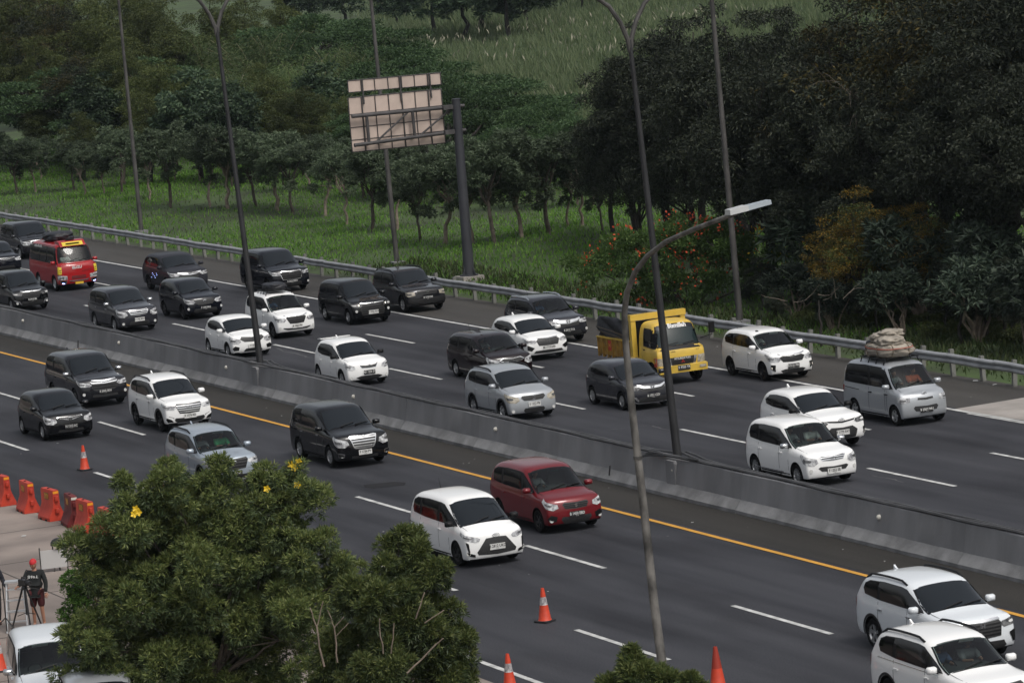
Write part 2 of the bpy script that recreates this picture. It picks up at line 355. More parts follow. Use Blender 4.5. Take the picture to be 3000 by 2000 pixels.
for (a, c) in (((808, 268), (1066, 243)), ((814, 334), (1070, 299))):
    p0, p1 = on_x(*a, PX-.16)-sb, on_x(*c, PX-.16)-sb
    MB().tube([p0, p0.lerp(p1, .5), p1], .085, 10).build('support_pipe', SIGNR, e, 40)
up = lambda x: on_x(x, 268-(x-808)*.0969, PX-.16)-sb
lo = lambda x: on_x(x, 334-(x-814)*.1367, PX-.16)-sb
for a, c, r in ((842, 848, .075), (947, 953, .075), (1048, 1056, .075)):
    MB().tube([up(a), lo(c)], r, 8).build('brace_pipe', SIGNR, e, 40)
for a, c in ((940, 863), (1042, 962)): MB().tube([up(a), lo(c)], .045, 8).build('diagonal_brace', SIGNR, e, 40)
for px, py in ((1033, 246), (1037, 303)):
    c = on_x(px, py, PX-.08)-sb; MB().box(c-Vector((.1, .35, .09)), c+Vector((.14, .3, .09))).build('clamp', SIGNR, e)
def panel(c00, c10, c11, c01, cols, rows, nm):
    """corners as survey pixels: top-left, top-right, bottom-right, bottom-left"""
    A, B, C, D = [S(*c) for c in (c00, c10, c11, c01)]
    pt = lambda u, v: A.lerp(B, u).lerp(D.lerp(C, u), v)
    for i in range(cols):
        for j in range(len(rows)-1):
            q = [pt(i/cols, rows[j]), pt((i+1)/cols, rows[j]), pt((i+1)/cols, rows[j+1]), pt(i/cols, rows[j+1])]
            d = Vector((-.02, 0, 0)); vs = [p.lerp(sum(q, Vector())/4, .012)+Vector((random.uniform(-.004, .004), 0, 0)) for p in q]; vs += [v+d for v in vs]
            MB().add(vs, [(0, 1, 2, 3), (7, 6, 5, 4), (0, 4, 5, 1), (1, 5, 6, 2), (2, 6, 7, 3), (3, 7, 4, 0)]).build('sign_sheet', SIGNB, e)
    for i in range(cols+1):
        a, c = pt(i/cols, 0), pt(i/cols, 1); wd = .045 if i in (1, 4, 6) else .028
        MB().box((a.x, min(a.y, c.y)-wd/2, c.z), (a.x+.05+(.02 if i in (1, 4, 6) else 0), min(a.y, c.y)+wd/2+abs(a.y-c.y)*.0, a.z)).build('vertical_rib', SIGNR, e)
    for r in rows:
        MB().tube([pt(0, r)+Vector((.015, 0, 0)), pt(1, r)+Vector((.015, 0, 0))], .02, 4).build('horizontal_rib', SIGNR, e)
panel((798, 186), (1012, 167), (1013, 194), (800, 213), 7, (0, 1), 'a')
panel((801, 225), (1014, 204), (1023, 328), (809, 350), 7, (0, .31, .55, .78, 1), 'b')
A, D = S(832, 182), S(834, 222)
for u0 in ((830, 183, 831, 224), (916, 175, 917, 216), (985, 169, 986, 210)):
    a, c = S(u0[0], u0[1]), S(u0[2], u0[3]); MB().box((a.x+.03, a.y-.03, c.z-.3), (a.x+.09, a.y+.03, a.z)).build('rib_joiner', SIGNR, e)
# ------------------------------------------------------------------ vehicles
def paint(name, col, metal=0, rough=.32): return mat('paint_'+name, col, rough, metal=metal, spec=.04, coat=.9)
PW = paint('white', (.80, .80, .785)); PWP = paint('pearl_white', (.66, .69, .71)); PK = paint('black', (.0022, .0025, .0035)); PKB = paint('blue_black', (.004, .005, .009))
PG = paint('dark_grey', (.030, .031, .038), .35, .26); PG2 = paint('charcoal', (.014, .0145, .018), .3, .26); PS = paint('silver', (.40, .42, .44), .45); PSB = paint('silver_blue', (.36, .41, .46), .45)
PR = paint('maroon', (.145, .010, .014), .15); PM = paint('black_maroon', (.009, .004, .005)); PRED = paint('minibus_red', (.33, .014, .016)); PY = mat('paint_truck_yellow', (.66, .44, .06), .45, coat=.4, var=.18, vscale=2)
GLASS = mat('tinted_glass', (.009, .012, .015), .05, spec=.36); GLASS2 = mat('green_glass', (.016, .026, .027), .05, spec=.35); GLASS3 = mat('side_glass', (.004, .004, .005), .06, spec=.16)
CHR = mat('chrome', (.62, .63, .64), .16, metal=.9); TRIM = mat('black_trim', (.006, .006, .0065), .5, spec=.25); GRL = mat('grille_mesh', (.012, .012, .013), .5, var=.6, vscale=30, col2=(.03, .03, .03))
LENS = mat('headlight_lens', (.62, .63, .63), .12, spec=.7, var=.8, vscale=9, col2=(.16, .16, .17)); LENSD = mat('dark_headlight', (.16, .16, .16), .12, spec=.7, var=.8, vscale=10, col2=(.02, .02, .02))
LENSY = mat('aged_headlight', (.46, .42, .34), .2, spec=.6, var=.5, vscale=8); TAIL = mat('tail_lamp_red', (.28, .01, .01), .15); FOGM = mat('fog_lamp_glass', (.6, .6, .58), .15)
SEAM = mat('panel_gap', (.012, .012, .012), .8); TYRE = mat('tyre_rubber', (.008, .008, .008), .9, spec=.15); RIMS = mat('alloy_rim', (.42, .43, .44), .3, metal=.7); RIMD = mat('dark_rim', (.03, .03, .032), .35, metal=.5)
HUB = mat('wheel_shadow_disc', (.015, .015, .015), .7); PLW = mat('plate_white', (.62, .62, .60), .5); PLB = mat('plate_black', (.012, .012, .012), .5); AMB = mat('amber_lens', (.5, .18, .02), .2)
LIT = mat('lit_lamp', (1, .93, .8), .3, emit=3); LITB = mat('glowing_blue', (.35, .45, 1), .3, emit=5); ROOFGLASS = mat('visor_smoke', (.018, .018, .02), .12)
CABIN = mat('cabin_lining', (.045, .045, .045), .8); SEATM = mat('seat_cloth', (.07, .068, .065), .9)
def clear_glass(name, tint):
    m = mat(name, tint, .03); t = m.node_tree; t.nodes.remove(t.nodes['Principled BSDF']); tr = t.nodes.new('ShaderNodeBsdfTransparent'); tr.inputs[0].default_value = (*tint, 1); gl = t.nodes.new('ShaderNodeBsdfGlossy'); gl.inputs['Roughness'].default_value = .03
    fr = t.nodes.new('ShaderNodeFresnel'); fr.inputs[0].default_value = 1.5; mx = t.nodes.new('ShaderNodeMixShader'); t.links.new(fr.outputs[0], mx.inputs[0]); t.links.new(tr.outputs[0], mx.inputs[1]); t.links.new(gl.outputs[0], mx.inputs[2]); t.links.new(mx.outputs[0], t.nodes['Material Output'].inputs[0]); return m
CLEAR = clear_glass('clear_windscreen', (.50, .58, .56))
BENCH = bpy.data.scenes.new('workbench')       # empty scene in which modifiers are evaluated, removed at the end
def baked(o, *more):
    for q in (o, *more): BENCH.collection.objects.link(q)
    vl = BENCH.view_layers[0]; vl.update(); return bpy.data.meshes.new_from_object(o.evaluated_get(vl.depsgraph))
TXT = {}
def text_mesh(s, size, m, bold=.0):
    k = (s, size, m.name)
    if k in TXT: return TXT[k]
    c = bpy.data.curves.new('lettering', 'FONT'); c.body = s; c.size = size; c.align_x = 'CENTER'; c.align_y = 'CENTER'; c.offset = bold; c.resolution_u = 2; c.extrude = .001
    o = bpy.data.objects.new('tmp_text', c); me = baked(o)
    bpy.data.objects.remove(o); bpy.data.curves.remove(c); me.materials.clear(); me.materials.append(m); me.name = 'lettering'; TXT[k] = me; return me
ROT_F = Matrix(((0, 0, 1), (1, 0, 0), (0, 1, 0))).to_euler()      # text facing +X
ROT_S = Matrix(((1, 0, 0), (0, 0, -1), (0, 1, 0))).to_euler()     # text facing -Y
WHEELS = {}
def wheel_meshes(r, kind):
    k = (round(r, 2), kind)
    if k in WHEELS: return WHEELS[k]
    w_ = .20; t = MB().lathe([(r*.62, -w_/2+.01), (r*.70, -w_/2), (r*.93, -w_/2), (r*.985, -w_/2+.02), (r, -w_/2+.05), (r, w_/2-.05), (r*.985, w_/2-.02), (r*.93, w_/2), (r*.62, w_/2)], 26, 'Y').mesh('tyre', TYRE, 40)
    b = MB(); b.lathe([(0, -.03), (r*.64, -.03)], 20, 'Y', m=1); b.lathe([(r*.60, -.05), (r*.655, -w_/2+.004), (r*.655, -.02)], 24, 'Y')
    n = {'multi': 10, 'five': 5, 'dark': 5, 'steel': 0}[kind]
    for i in range(n):
        q = 2*math.pi*i/n+.2; a = Vector((math.cos(q), 0, math.sin(q))); s = Vector((-a.z, 0, a.x)); w0, w1 = (.026, .040) if n == 5 else (.013, .019)
        vs = [a*.05-s*w0+Vector((0, -.075, 0)), a*.05+s*w0+Vector((0, -.075, 0)), a*(r*.63)+s*w1+Vector((0, -.085, 0)), a*(r*.63)-s*w1+Vector((0, -.085, 0))]
        b.add(vs+[v+Vector((0, .035, 0)) for v in vs], [(0, 1, 2, 3), (0, 4, 5, 1), (1, 5, 6, 2), (2, 6, 7, 3), (3, 7, 4, 0)])
    b.lathe([(0, -.085), (.05, -.085), (.06, -.05)], 12, 'Y')
    if kind == 'steel': b.lathe([(.06, -.06), (r*.35, -.085), (r*.5, -.05), (r*.62, -.07)], 20, 'Y')
    rim = b.mesh('rim', [RIMD if kind == 'dark' else RIMS, HUB], 30); WHEELS[k] = (t, rim); return WHEELS[k]
def subsurf(me, lv):
    o = bpy.data.objects.new('tmp_cage', me); md = o.modifiers.new('s', 'SUBSURF'); md.levels = lv; md.render_levels = lv
    r = baked(o); bpy.data.objects.remove(o); return r
def cut(me, cutter):
    o = bpy.data.objects.new('tmp_body', me); c = bpy.data.objects.new('tmp_cut', cutter)
    md = o.modifiers.new('b', 'BOOLEAN'); md.operation = 'DIFFERENCE'; md.solver = 'EXACT'; md.object = c
    r = baked(o, c); bpy.data.objects.remove(o); bpy.data.objects.remove(c); return r
def clip_x(poly, a, b):
    for lim, sg in ((a, 1), (b, -1)):
        out = []
        for i in range(len(poly)):
            p, q = poly[i], poly[(i+1) % len(poly)]; ip, iq = (p[0]-lim)*sg >= 0, (q[0]-lim)*sg >= 0
            if ip: out.append(p)
            if ip != iq: t = (lim-p[0])/(q[0]-p[0]); out.append((lim, p[1]+(q[1]-p[1])*t))
        poly = out
        if not poly: return []
    return poly
def scale_poly(poly, sx, sy, dx=0, dy=0):
    cx = (min(p[0] for p in poly)+max(p[0] for p in poly))/2; cy = (min(p[1] for p in poly)+max(p[1] for p in poly))/2
    return [(cx+(p[0]-cx)*sx+dx, cy+(p[1]-cy)*sy+dy) for p in poly]
def inside(p, poly):
    r = False; x, y = p
    for i in range(len(poly)):
        (x0, y0), (x1, y1) = poly[i], poly[i-1]
        if (y0 > y) != (y1 > y) and x < (x1-x0)*(y-y0)/(y1-y0)+x0: r = not r
    return r
class Vehicle:
    def __init__(s, root, L, W, H, gc, xc, xr, xb, hf, zc, zbf, zbr, pc=.14, wr=.29, nose=.10, tail=.06, boxy=0):
        s.root = root; s.L, s.W, s.H, s.gc, s.xc, s.xr, s.xb, s.hf, s.zc, s.zbf, s.zbr = L, W, H, gc, xc, xr, xb, hf, zc, zbf, zbr
        ti = .0 if boxy else 1
        hw = [W/2-.035, W/2-.008, W/2, W/2-.010, W/2-.045]; XR, XC = L-xr, L-xc; xh = L-nose-.03
        st = [(tail, 'tail', 0, .94), (xb, 'roof', H-.07*ti, .985), (xb+.22*(XR-xb), 'roof', H-.012, 1), (xb+.55*(XR-xb), 'roof', H, 1), (XR-.28, 'roof', H-.015, 1), (XR, 'roof', H-.075, .995), (XC, 'cowl', zc, 1), ((XC+xh)/2, 'hood', (zc*.42+hf*.58)+.02, .995), (xh-.13*(1-.7*boxy), 'hood', hf+.03, .985), (xh, 'hood', hf, .965)]
        N = len(st); V = {}; vs = []
        fx = [L-.05, L+.01, L, L-.35*nose, L-nose-.03]; rx = [.07, .0, .0, .02, tail]
        def belt(x): return zbr+(zbf-zbr)*max(0, min(1, x/XC))
        def top(i, c):
            x, k, z, tp = st[i]; j = 4-abs(4-c); sg = -1 if c < 4 else 1; hb = hw[4]*tp
            if k == 'roof':
                bz = belt(x); rw = W/2-wr/2; yy = [hb, hb*.5+rw*.5+.025, rw, rw*.56, 0][j]; zz = [bz, bz+(z-.05-bz)*.56, z-.035, z-.010, z][j]; xx = x+(.06*(1-(yy/rw)**2) if i == 5 and j > 2 else 0)
                if i == 5: xx = x+[-.02, -.10, -.03, .03, .05][j]
                if i == 1: xx = x+[-.1, -.05, .03, 0, -.02][j]
            elif k == 'cowl':
                f = [1, .91, .76, .42, 0][j]; yy = hb*f; zz = [zbf-.01, zbf+.45*(zc-zbf), zc-.03, zc-.006, zc][j]; xx = x+[-.16, -.10, 0, .08, .10][j]
            elif k == 'hood':
                f = [1, .89, .70, .38, 0][j]; yy = hb*f; zz = z-[.06, .035, .014, .004, 0][j]; xx = x
            else:
                f = [1, .9, .72, .4, 0][j]; yy = hb*f; zz = zbr+[0, .02, .03, .035, .04][j]; xx = x
            return xx, sg*yy, zz
        def side(i, r, c):
            x, k, z, tp = st[i]; T = top(i, c); zt = T[2]; zr = [gc, gc+.15, gc+(zt-gc)*.52, zt-.11, zt][r]; j = 4-abs(4-c)
            y = T[1]*(hw[r]/hw[4]); xx = T[0] if r == 4 else (x if k != 'cowl' else x-.05)
            if i == N-1: xx = fx[r]-pc*(abs(y)/(W/2))**2.2
            if i == 0: xx = rx[r]+.10*(abs(y)/(W/2))**2.2
            return xx, y, zr
        def vid(i, c, r):
            if (i, c, r) not in V: V[(i, c, r)] = len(vs); vs.append(side(i, r, c))
            return V[(i, c, r)]
        fs = []
        for i in range(N-1):
            for c in range(8):
                fs.append((vid(i, c, 4), vid(i+1, c, 4), vid(i+1, c+1, 4), vid(i, c+1, 4))); fs.append((vid(i, c, 0), vid(i, c+1, 0), vid(i+1, c+1, 0), vid(i+1, c, 0)))
            for r in range(4):
                for c in (0, 8): fs.append((vid(i, c, r), vid(i+1, c, r), vid(i+1, c, r+1), vid(i, c, r+1)))
        for i in (0, N-1):
            for c in range(8):
                for r in range(4): fs.append((vid(i, c, r), vid(i, c+1, r), vid(i, c+1, r+1), vid(i, c, r+1)))
        cage = MB().add(vs, fs).mesh('cage', TRIM); me = subsurf(cage, 2)
        x0, x1 = min(v.co.x for v in me.vertices), max(v.co.x for v in me.vertices); wy = max(v.co.y for v in me.vertices); z0, z1 = min(v.co.z for v in me.vertices), max(v.co.z for v in me.vertices)
        for v in me.vertices: v.co = ((v.co.x-x0)*L/(x1-x0), v.co.y*(W/2)/wy, gc+(v.co.z-z0)*(H-gc)/(z1-z0))
        bm = bmesh.new(); bm.from_mesh(me); bmesh.ops.recalc_face_normals(bm, faces=bm.faces); bm.to_mesh(me); s.bvh = BVHTree.FromBMesh(bm); bm.free(); s.me = me
    def body(s, paintm, xf, xrr, r, name='body', cabin=None):
        ra = r+.055; c = MB()
        if cabin:
            A = []; B = []; n = len(cabin)
            for p in cabin:
                o_, d_ = s.Wd(p); h = s.bvh.ray_cast(o_, d_)[0]; A.append(h-d_*.12); B.append(h+d_*.07)
            D = [Vector((s.L-s.xr-.95, b.y*.97, min(b.z, s.H-.12))) for b in B]; B = [Vector((b.x, b.y, min(b.z, s.H-.10))) for b in B]
            vs = A+B+D; fs = [tuple(range(n)), tuple(range(2*n, 3*n))[::-1]]
            for q in (0, n): fs += [(q+k, q+k+n, q+(k+1) % n+n, q+(k+1) % n) for k in range(n)]
            c.add(vs, fs)
        for x in (xf, xrr):
            for sg in (-1, 1):
                n = 28; ya, yb = s.W/2-.30, s.W/2+.2; vs = [(x+ra*math.cos(2*math.pi*k/n), sg*y, r+.01+ra*math.sin(2*math.pi*k/n)) for y in (ya, yb) for k in range(n)]
                c.add(vs, [tuple(range(n)), tuple(range(n, 2*n))[::-1]]+[(k, k+n, (k+1) % n+n, (k+1) % n) for k in range(n)])
        me = cut(s.me, c.mesh('cutter', TRIM)); me.materials.clear(); me.materials.append(paintm); me.materials.append(TRIM); me.materials.append(CABIN); me.name = 'body'
        for p in me.polygons:
            dark = p.normal.z < -.6 and p.center.z < s.gc+.2
            if not dark and abs(p.center.y) < s.W/2:
                for x in (xf, xrr):
                    if all(abs(math.hypot(me.vertices[i].co.x-x, me.vertices[i].co.z-r-.01)-ra) < .01 for i in p.vertices): dark = True
                    if abs(abs(p.center.y)-(s.W/2-.30)) < .004 and math.hypot(p.center.x-x, p.center.z-r) < ra+.02: dark = True
            p.material_index = 1 if dark else 0; p.use_smooth = True
            if cabin and not dark:
                h = s.bvh.find_nearest(p.center)
                if h[0] is not None and h[3] > .02 and p.center.z > s.gc+.35: p.material_index = 2; p.use_smooth = False
        me.set_sharp_from_angle(angle=R(38)); s.b = obj(name, me, s.root); return s.b
    # ray frames
    def F(s, p):
        u, z = p; sg = 1 if u >= 0 else -1; y = abs(u)*s.W/2; y0 = s.W/2-.30
        if y <= y0: return Vector((s.L+1, sg*y, z)), Vector((-1, 0, 0))
        a = min(1.30, (y-y0)/.34); ex = max(0, (y-y0)-.442); d = Vector((math.cos(a), sg*math.sin(a), 0)); return Vector((s.L-.40-ex, sg*y0, z))+d*1.6, -d
    def Sd(s, sg): return lambda p: (Vector((p[0], sg*3, p[1])), Vector((0, -sg, 0)))
    def T(s, p): return Vector((p[0], p[1], 5)), Vector((0, 0, -1))
    def Rr(s, p): return Vector((-3, p[0], p[1])), Vector((1, 0, 0))
    def Wd(s, p):
        B = Vector((s.L-s.xc+.1, 0, s.zc)); Tp = Vector((s.L-s.xr+.05, 0, s.H-.07)); e = (Tp-B); n = Vector((-e.z, 0, e.x)).normalized()
        if n.x < 0: n = -n
        return B+e*p[1]+Vector((0, p[0], 0))+n*1.0, -n
    def cast(s, fr, p):
        o, d = fr(p); h = s.bvh.ray_cast(o, d); return h[0], h[1]
    def decal(s, name, poly, fr, m, off=.006, sp=.09, parent=None, smooth=True, maxd=None):
        P = []
        for i in range(len(poly)):
            a, b = Vector(poly[i]), Vector(poly[(i+1) % len(poly)]); k = max(1, int((b-a).length/sp))
            for j in range(k): P.append(a.lerp(b, j/k))
        nb = len(P); xs = [p.x for p in P]; ys = [p.y for p in P]; pl = [(p.x, p.y) for p in P]
        nx, ny = int((max(xs)-min(xs))/sp), int((max(ys)-min(ys))/sp)
        for i in range(1, nx+1):
            for j in range(1, ny+1):
                q = Vector((min(xs)+(max(xs)-min(xs))*i/(nx+1), min(ys)+(max(ys)-min(ys))*j/(ny+1)))
                if inside(q, pl) and min((q-b).length for b in P[:nb]) > sp*.35: P.append(q)
        r = delaunay_2d_cdt(P, [(i, (i+1) % nb) for i in range(nb)], [], 1, 1e-5)
        vs = []; ok = []
        for p in r[0]:
            o, d = fr(p); h = s.bvh.ray_cast(o, d)
            if h[0] is None: vs.append((0, 0, 0)); ok.append(False)
            else:
                n = h[1] if h[1].dot(d) < 0 else -h[1]; q = h[0]+n*off; vs.append(q); ok.append(True)
        fs = [f for f in r[2] if all(ok[i] for i in f)]
        me = bpy.data.meshes.new(name); me.from_pydata([tuple(v) for v in vs], [], fs); me.materials.append(m)
        if me.polygons:
            o, d = fr(r[0][0])
            if sum((p.normal.dot(d) for p in me.polygons)) > 0: me.flip_normals()
            me.polygons.foreach_set('use_smooth', [smooth]*len(me.polygons))
        me.update(); return obj(name, me, parent or s.root)
def ring2d(a, b, w_, n=18, ph0=0, ph1=2*math.pi):
    return [(a*math.cos(ph0+(ph1-ph0)*i/n), b*math.sin(ph0+(ph1-ph0)*i/n)) for i in range(n+1)], [((a-w_)*math.cos(ph0+(ph1-ph0)*i/n), (b-w_)*math.sin(ph0+(ph1-ph0)*i/n)) for i in range(n+1)]
def emblem(kind, sz):
    b = MB()
    def ring(a, c, wd, cx=0, cy=0):
        o, i = ring2d(a, c, wd); n = len(o); vs = [(0, x+cx, y+cy) for x, y in o]+[(.004, x+cx, y+cy) for x, y in i]
        b.add(vs, [(k, k+1, n+k+1, n+k) for k in range(n-1)])
    def poly(pts): b.add([(.003, x*sz, y*sz) for x, y in pts], [tuple(range(len(pts)))])
    if kind == 'T': ring(sz, sz*.68, sz*.16); ring(sz*.34, sz*.62, sz*.13); ring(sz*.72, sz*.28, sz*.13, 0, sz*.30)
    elif kind == 'H':
        o = [(-.85, .85), (.85, .85), (.7, -.85), (-.7, -.85)]; i = [(-.7, .7), (.7, .7), (.57, -.7), (-.57, -.7)]
        b.add([(0, x*sz, y*sz) for x, y in o+i], [(k, (k+1) % 4, 4+(k+1) % 4, 4+k) for k in range(4)])
        poly([(-.55, .65), (-.3, .65), (-.25, .12), (.25, .12), (.3, .65), (.55, .65), (.42, -.62), (.2, -.62), (.22, -.12), (-.22, -.12), (-.2, -.62), (-.42, -.62)])
    elif kind == 'D': ring(sz, sz*.68, sz*.14); poly([(-.6, .12), (.75, .12), (.55, .42), (-.2, .42), (-.25, .3)]); poly([(-.72, -.1), (.55, -.1), (.2, -.42), (-.5, -.42)])
    elif kind == 'S':
        poly([(0, .95), (.85, .45), (.3, .12), (.0, .3), (-.15, .2), (-.75, .5)]); poly([(-.75, .5), (-.15, .2), (.8, -.35), (.3, -.1), (-.8, .1)]); poly([(0, -.95), (-.85, -.45), (-.3, -.12), (.0, -.3), (.15, -.2), (.75, -.5)]); poly([(-.85, .3), (-.3, .42), (.85, -.3), (.3, -.42)])
    elif kind == 'M':
        for q in (90, 210, 330):
            c, s_ = math.cos(R(q)), math.sin(R(q)); poly([(0, 0), (.45*c-.28*s_, .45*s_+.28*c), (.95*c, .95*s_), (.45*c+.28*s_, .45*s_-.28*c)])
    elif kind == 'I': poly([(-1, .5), (1, .5), (1, .2), (-1, .2)])
    return b
BODY = {
 'mpv':   dict(gc=.21, xc=.88, xr=1.68, xb=.24, hf=.93, zc=1.07, zbf=.98, zbr=1.06, fo=.76, r=.31),
 'big':   dict(gc=.22, xc=1.02, xr=1.86, xb=.26, hf=1.0, zc=1.13, zbf=1.04, zbr=1.10, fo=.86, r=.33),
 'suv':   dict(gc=.27, xc=1.0, xr=1.80, xb=.38, hf=1.0, zc=1.11, zbf=1.03, zbr=1.13, fo=.82, r=.34),
 'boxsuv': dict(gc=.26, xc=1.22, xr=1.85, xb=.16, hf=.97, zc=1.08, zbf=1.02, zbr=1.04, fo=.78, r=.34),
 'hatch': dict(gc=.18, xc=.84, xr=1.60, xb=.38, hf=.86, zc=.98, zbf=.91, zbr=1.00, fo=.74, r=.29),
 'slope': dict(gc=.18, xc=.60, xr=1.50, xb=.26, hf=.92, zc=1.06, zbf=.97, zbr=1.05, fo=.80, r=.30),
 'van':   dict(gc=.20, xc=.52, xr=1.12, xb=.07, hf=.98, zc=1.14, zbf=1.05, zbr=1.06, fo=.58, r=.30),
}
GRP = {'far': 'cars queuing on the far carriageway', 'near': 'cars on the near carriageway'}
def lr(poly, sg): return [(sg*u, z) for u, z in poly]
def full(halfp): return halfp+[(-u, z) for u, z in halfp[::-1] if abs(u) > 1e-6]
def car(name, label, body, dims, wb, pm, anchor, group='far', yaw=0, plate=None, hl=None, hlm=None, gr=None, gframe=None, gb=None, low=None, fog=None, em=None, extra=(), rails=None, wheel='multi', glass=None,
        mirror=None, clad=False, roofcap=None, ant=None, visor=False, cat='car', handles=None, wins=3, spoiler=False, ov=None, quarter=True, blackpillar=False, fogm=None, rearroof=0, scale=1.0):
    B = dict(BODY[body]); B.update(ov or {}); fo, r = B.pop('fo'), B.pop('r'); L, W, H = dims[0]*.965*scale, dims[1]*.985*scale, dims[2]*scale; wb = wb*.955*scale
    root = empty(name); tag(root, label, cat, GRP.get(group, group)); V = Vehicle(root, L, W, H, **B)
    hf, gc = V.hf, V.gc; xf = L-fo; xrr = xf-wb
    gl = glass or GLASS; opencab = gl is GLASS2
    # ---- glass
    def wy(t): return (W/2-.075)*(1-t)+(W/2-.20)*t
    ws = [(0, .03), (wy(0)*.6, .035), (wy(0)*.95, .07), (wy(.5)*1.0, .5), (wy(1)*1.0, .975), (wy(1)*.55, .99), (0, .995)]
    wsi = [(0, .06), (wy(0)*.58, .065), (wy(0)*.91, .095), (wy(.5)*.965, .5), (wy(1)*.955, .955), (wy(1)*.55, .972), (0, .978)]
    V.body(pm, xf, xrr, r, cabin=full([(u*.985, .5+(v-.5)*.985) for u, v in wsi]) if opencab else None)
    if opencab:
        for sg in (-1, 1): V.decal('windshield_seal', lr(ws+wsi[::-1], sg), V.Wd, TRIM, .004, .11)
        V.decal('windshield', full(wsi), V.Wd, CLEAR, .009, .11)
        for y in (-.34, .34):
            MB().prism([(-.06, -.25), (.10, -.25), (.02, .22), (-.10, .22)], -.22, .22, 'XZ').build('seat_back', SEATM, root, loc=(L-V.xr-.42, y, V.zc+.05))
            MB().box((-.05, -.12, 0), (.05, .12, .17)).build('headrest', SEATM, root, loc=(L-V.xr-.50, y, V.zc+.29))
        MB().lathe([(.155, -.012), (.17, 0), (.155, .012), (.14, 0), (.155, -.012)], 18, 'X').build('steering_wheel', TRIM, root, loc=(L-V.xr+.22, -.34, V.zc-.02), rot=(0, R(-25), 0))
    else:
        V.decal('windshield_seal', full(ws), V.Wd, TRIM, .004, .11)
        V.decal('windshield', full(wsi), V.Wd, gl, .009, .11)
    zf, zr, Ht = V.zbf, V.zbr, H-.16
    wp_ = [(L-V.xc-.17, zf+.055), (L-V.xc-.26, zf+.11), (L-V.xr-.13, Ht-.02), (L-V.xr-.34, Ht+.012), ((L-V.xr+V.xb)/2, Ht+.025), (V.xb+.42, Ht-.005), (V.xb+.20 if wins == 3 else V.xb+.32, Ht-.08), (V.xb+.14 if quarter else V.xb+.2, zr+.20), (V.xb+.22, zr+.075), ((L-V.xr)/2, (zf+zr)/2+.06)]
    if body in ('boxsuv', 'van'): wp_ = wp_[:6]+[(V.xb+.16, Ht-.03), (V.xb+.13, zr+.07), ((L-V.xr)/2, (zf+zr)/2+.06)]
    xB = xf-1.0*(1 if body != 'van' else .55)+(-.12 if body == 'slope' else 0); xC = xrr+.30
    if body == 'van': xC = xB-1.0
    cuts = [xB, xC] if wins == 3 else [xB]
    for sg in (-1, 1):
        V.decal('window_trim', wp_, V.Sd(sg), TRIM, .005, .12)
        lo = min(p[0] for p in wp_); hi = max(p[0] for p in wp_); xs_ = [lo]+sorted(cuts)+[hi]
        for a, c in zip(xs_[:-1], xs_[1:]):
            q = clip_x(wp_, a+.035, c-.035)
            if len(q) > 2 and c-a > .15: V.decal('side_window', scale_poly(q, .95, .90, 0, -.006), V.Sd(sg), GLASS3 if gl is GLASS else GLASS3, .011, .14)
        if visor:
            q = clip_x([(p[0], p[1]) for p in wp_], xs_[-3], hi); zt = max(p[1] for p in q); V.decal('rain_visor', [p if p[1] > zt-.17 else (p[0], max(p[1], zt-.13-.6*max(0, p[0]-(L-V.xr-.3)))) for p in q], V.Sd(sg), ROOFGLASS, .022, .12)
        # door seams and handles
        for xs2 in (xB, xC-.02):
            V.decal('door_gap', [(xs2-.008, gc+.20), (xs2+.008, gc+.20), (xs2+.008, (zf+zr)/2+.02), (xs2-.008, (zf+zr)/2+.02)], V.Sd(sg), SEAM, .003, .2)
        xfr = xf-r-.13; V.decal('door_gap', [(xfr-.008, gc+.20), (xfr+.008, gc+.20), (xfr+.008+.0, zf-.02), (xfr-.008, zf-.02)], V.Sd(sg), SEAM, .003, .2)
        V.decal('rocker_trim', [(xrr+r+.08, gc-.02+.03), (xf-r-.08, gc+.03-.02), (xf-r-.09, gc+.10), (xrr+r+.09, gc+.10)], V.Sd(sg), TRIM, .004, .2)
        for xh_ in (xB+.09, xC+.10):
            p, n = V.cast(V.Sd(sg), (xh_, zf-.13+(zr-zf)*.3))
            if p: MB().box((-.085, -.022, -.016), (.085, .022, .016)).build('door_handle', handles or pm, root, loc=p+Vector((0, sg*.012, 0)))
        if clad:
            for xx in (xf, xrr):
                o = [(xx+(r+.115)*math.cos(a), r+.01+(r+.115)*math.sin(a)) for a in [math.pi*(-.06+1.12*i/16) for i in range(17)]]; i_ = [(xx+(r+.058)*math.cos(a), r+.01+(r+.058)*math.sin(a)) for a in [math.pi*(-.06+1.12*i/16) for i in range(17)]]
                o = [(x, max(z, gc+.02)) for x, z in o]; i_ = [(x, max(z, gc+.02)) for x, z in i_]
                for h0, h1 in ((0, 8), (8, 16)):
                    V.decal('arch_cladding', o[h0:h1+1]+i_[h0:h1+1][::-1], V.Sd(sg), BLK, .012, .1)
        # mirrors
        ml = Vector((L-V.xc-.34, sg*(W/2+.09), zf+.13)); mm = mirror or pm
        cb = MB()
        for a, sc in ((-.06, .7), (0, 1), (.07, .92), (.12, .5)):
            cb.v += [(a, y*.115*sc, z*.075*sc) for y, z in ((-1, -.7), (-.7, -1), (.7, -1), (1, -.7), (1, .6), (.7, 1), (-.7, 1), (-1, .6))]
        for k in range(3):
            for j in range(8): cb.f.append((k*8+j, k*8+(j+1) % 8, k*8+8+(j+1) % 8, k*8+8+j)); cb.m.append(0)
        cb.f += [tuple(range(8)), tuple(range(24, 32))]; cb.m += [1, 0]
        mo = cb.build('side_mirror', [mm, TRIM], root, 50, loc=ml)
        MB().tube([(0, 0, -.03), (.03, -sg*.15, -.07)], .025, 6).build('mirror_arm', TRIM, mo)
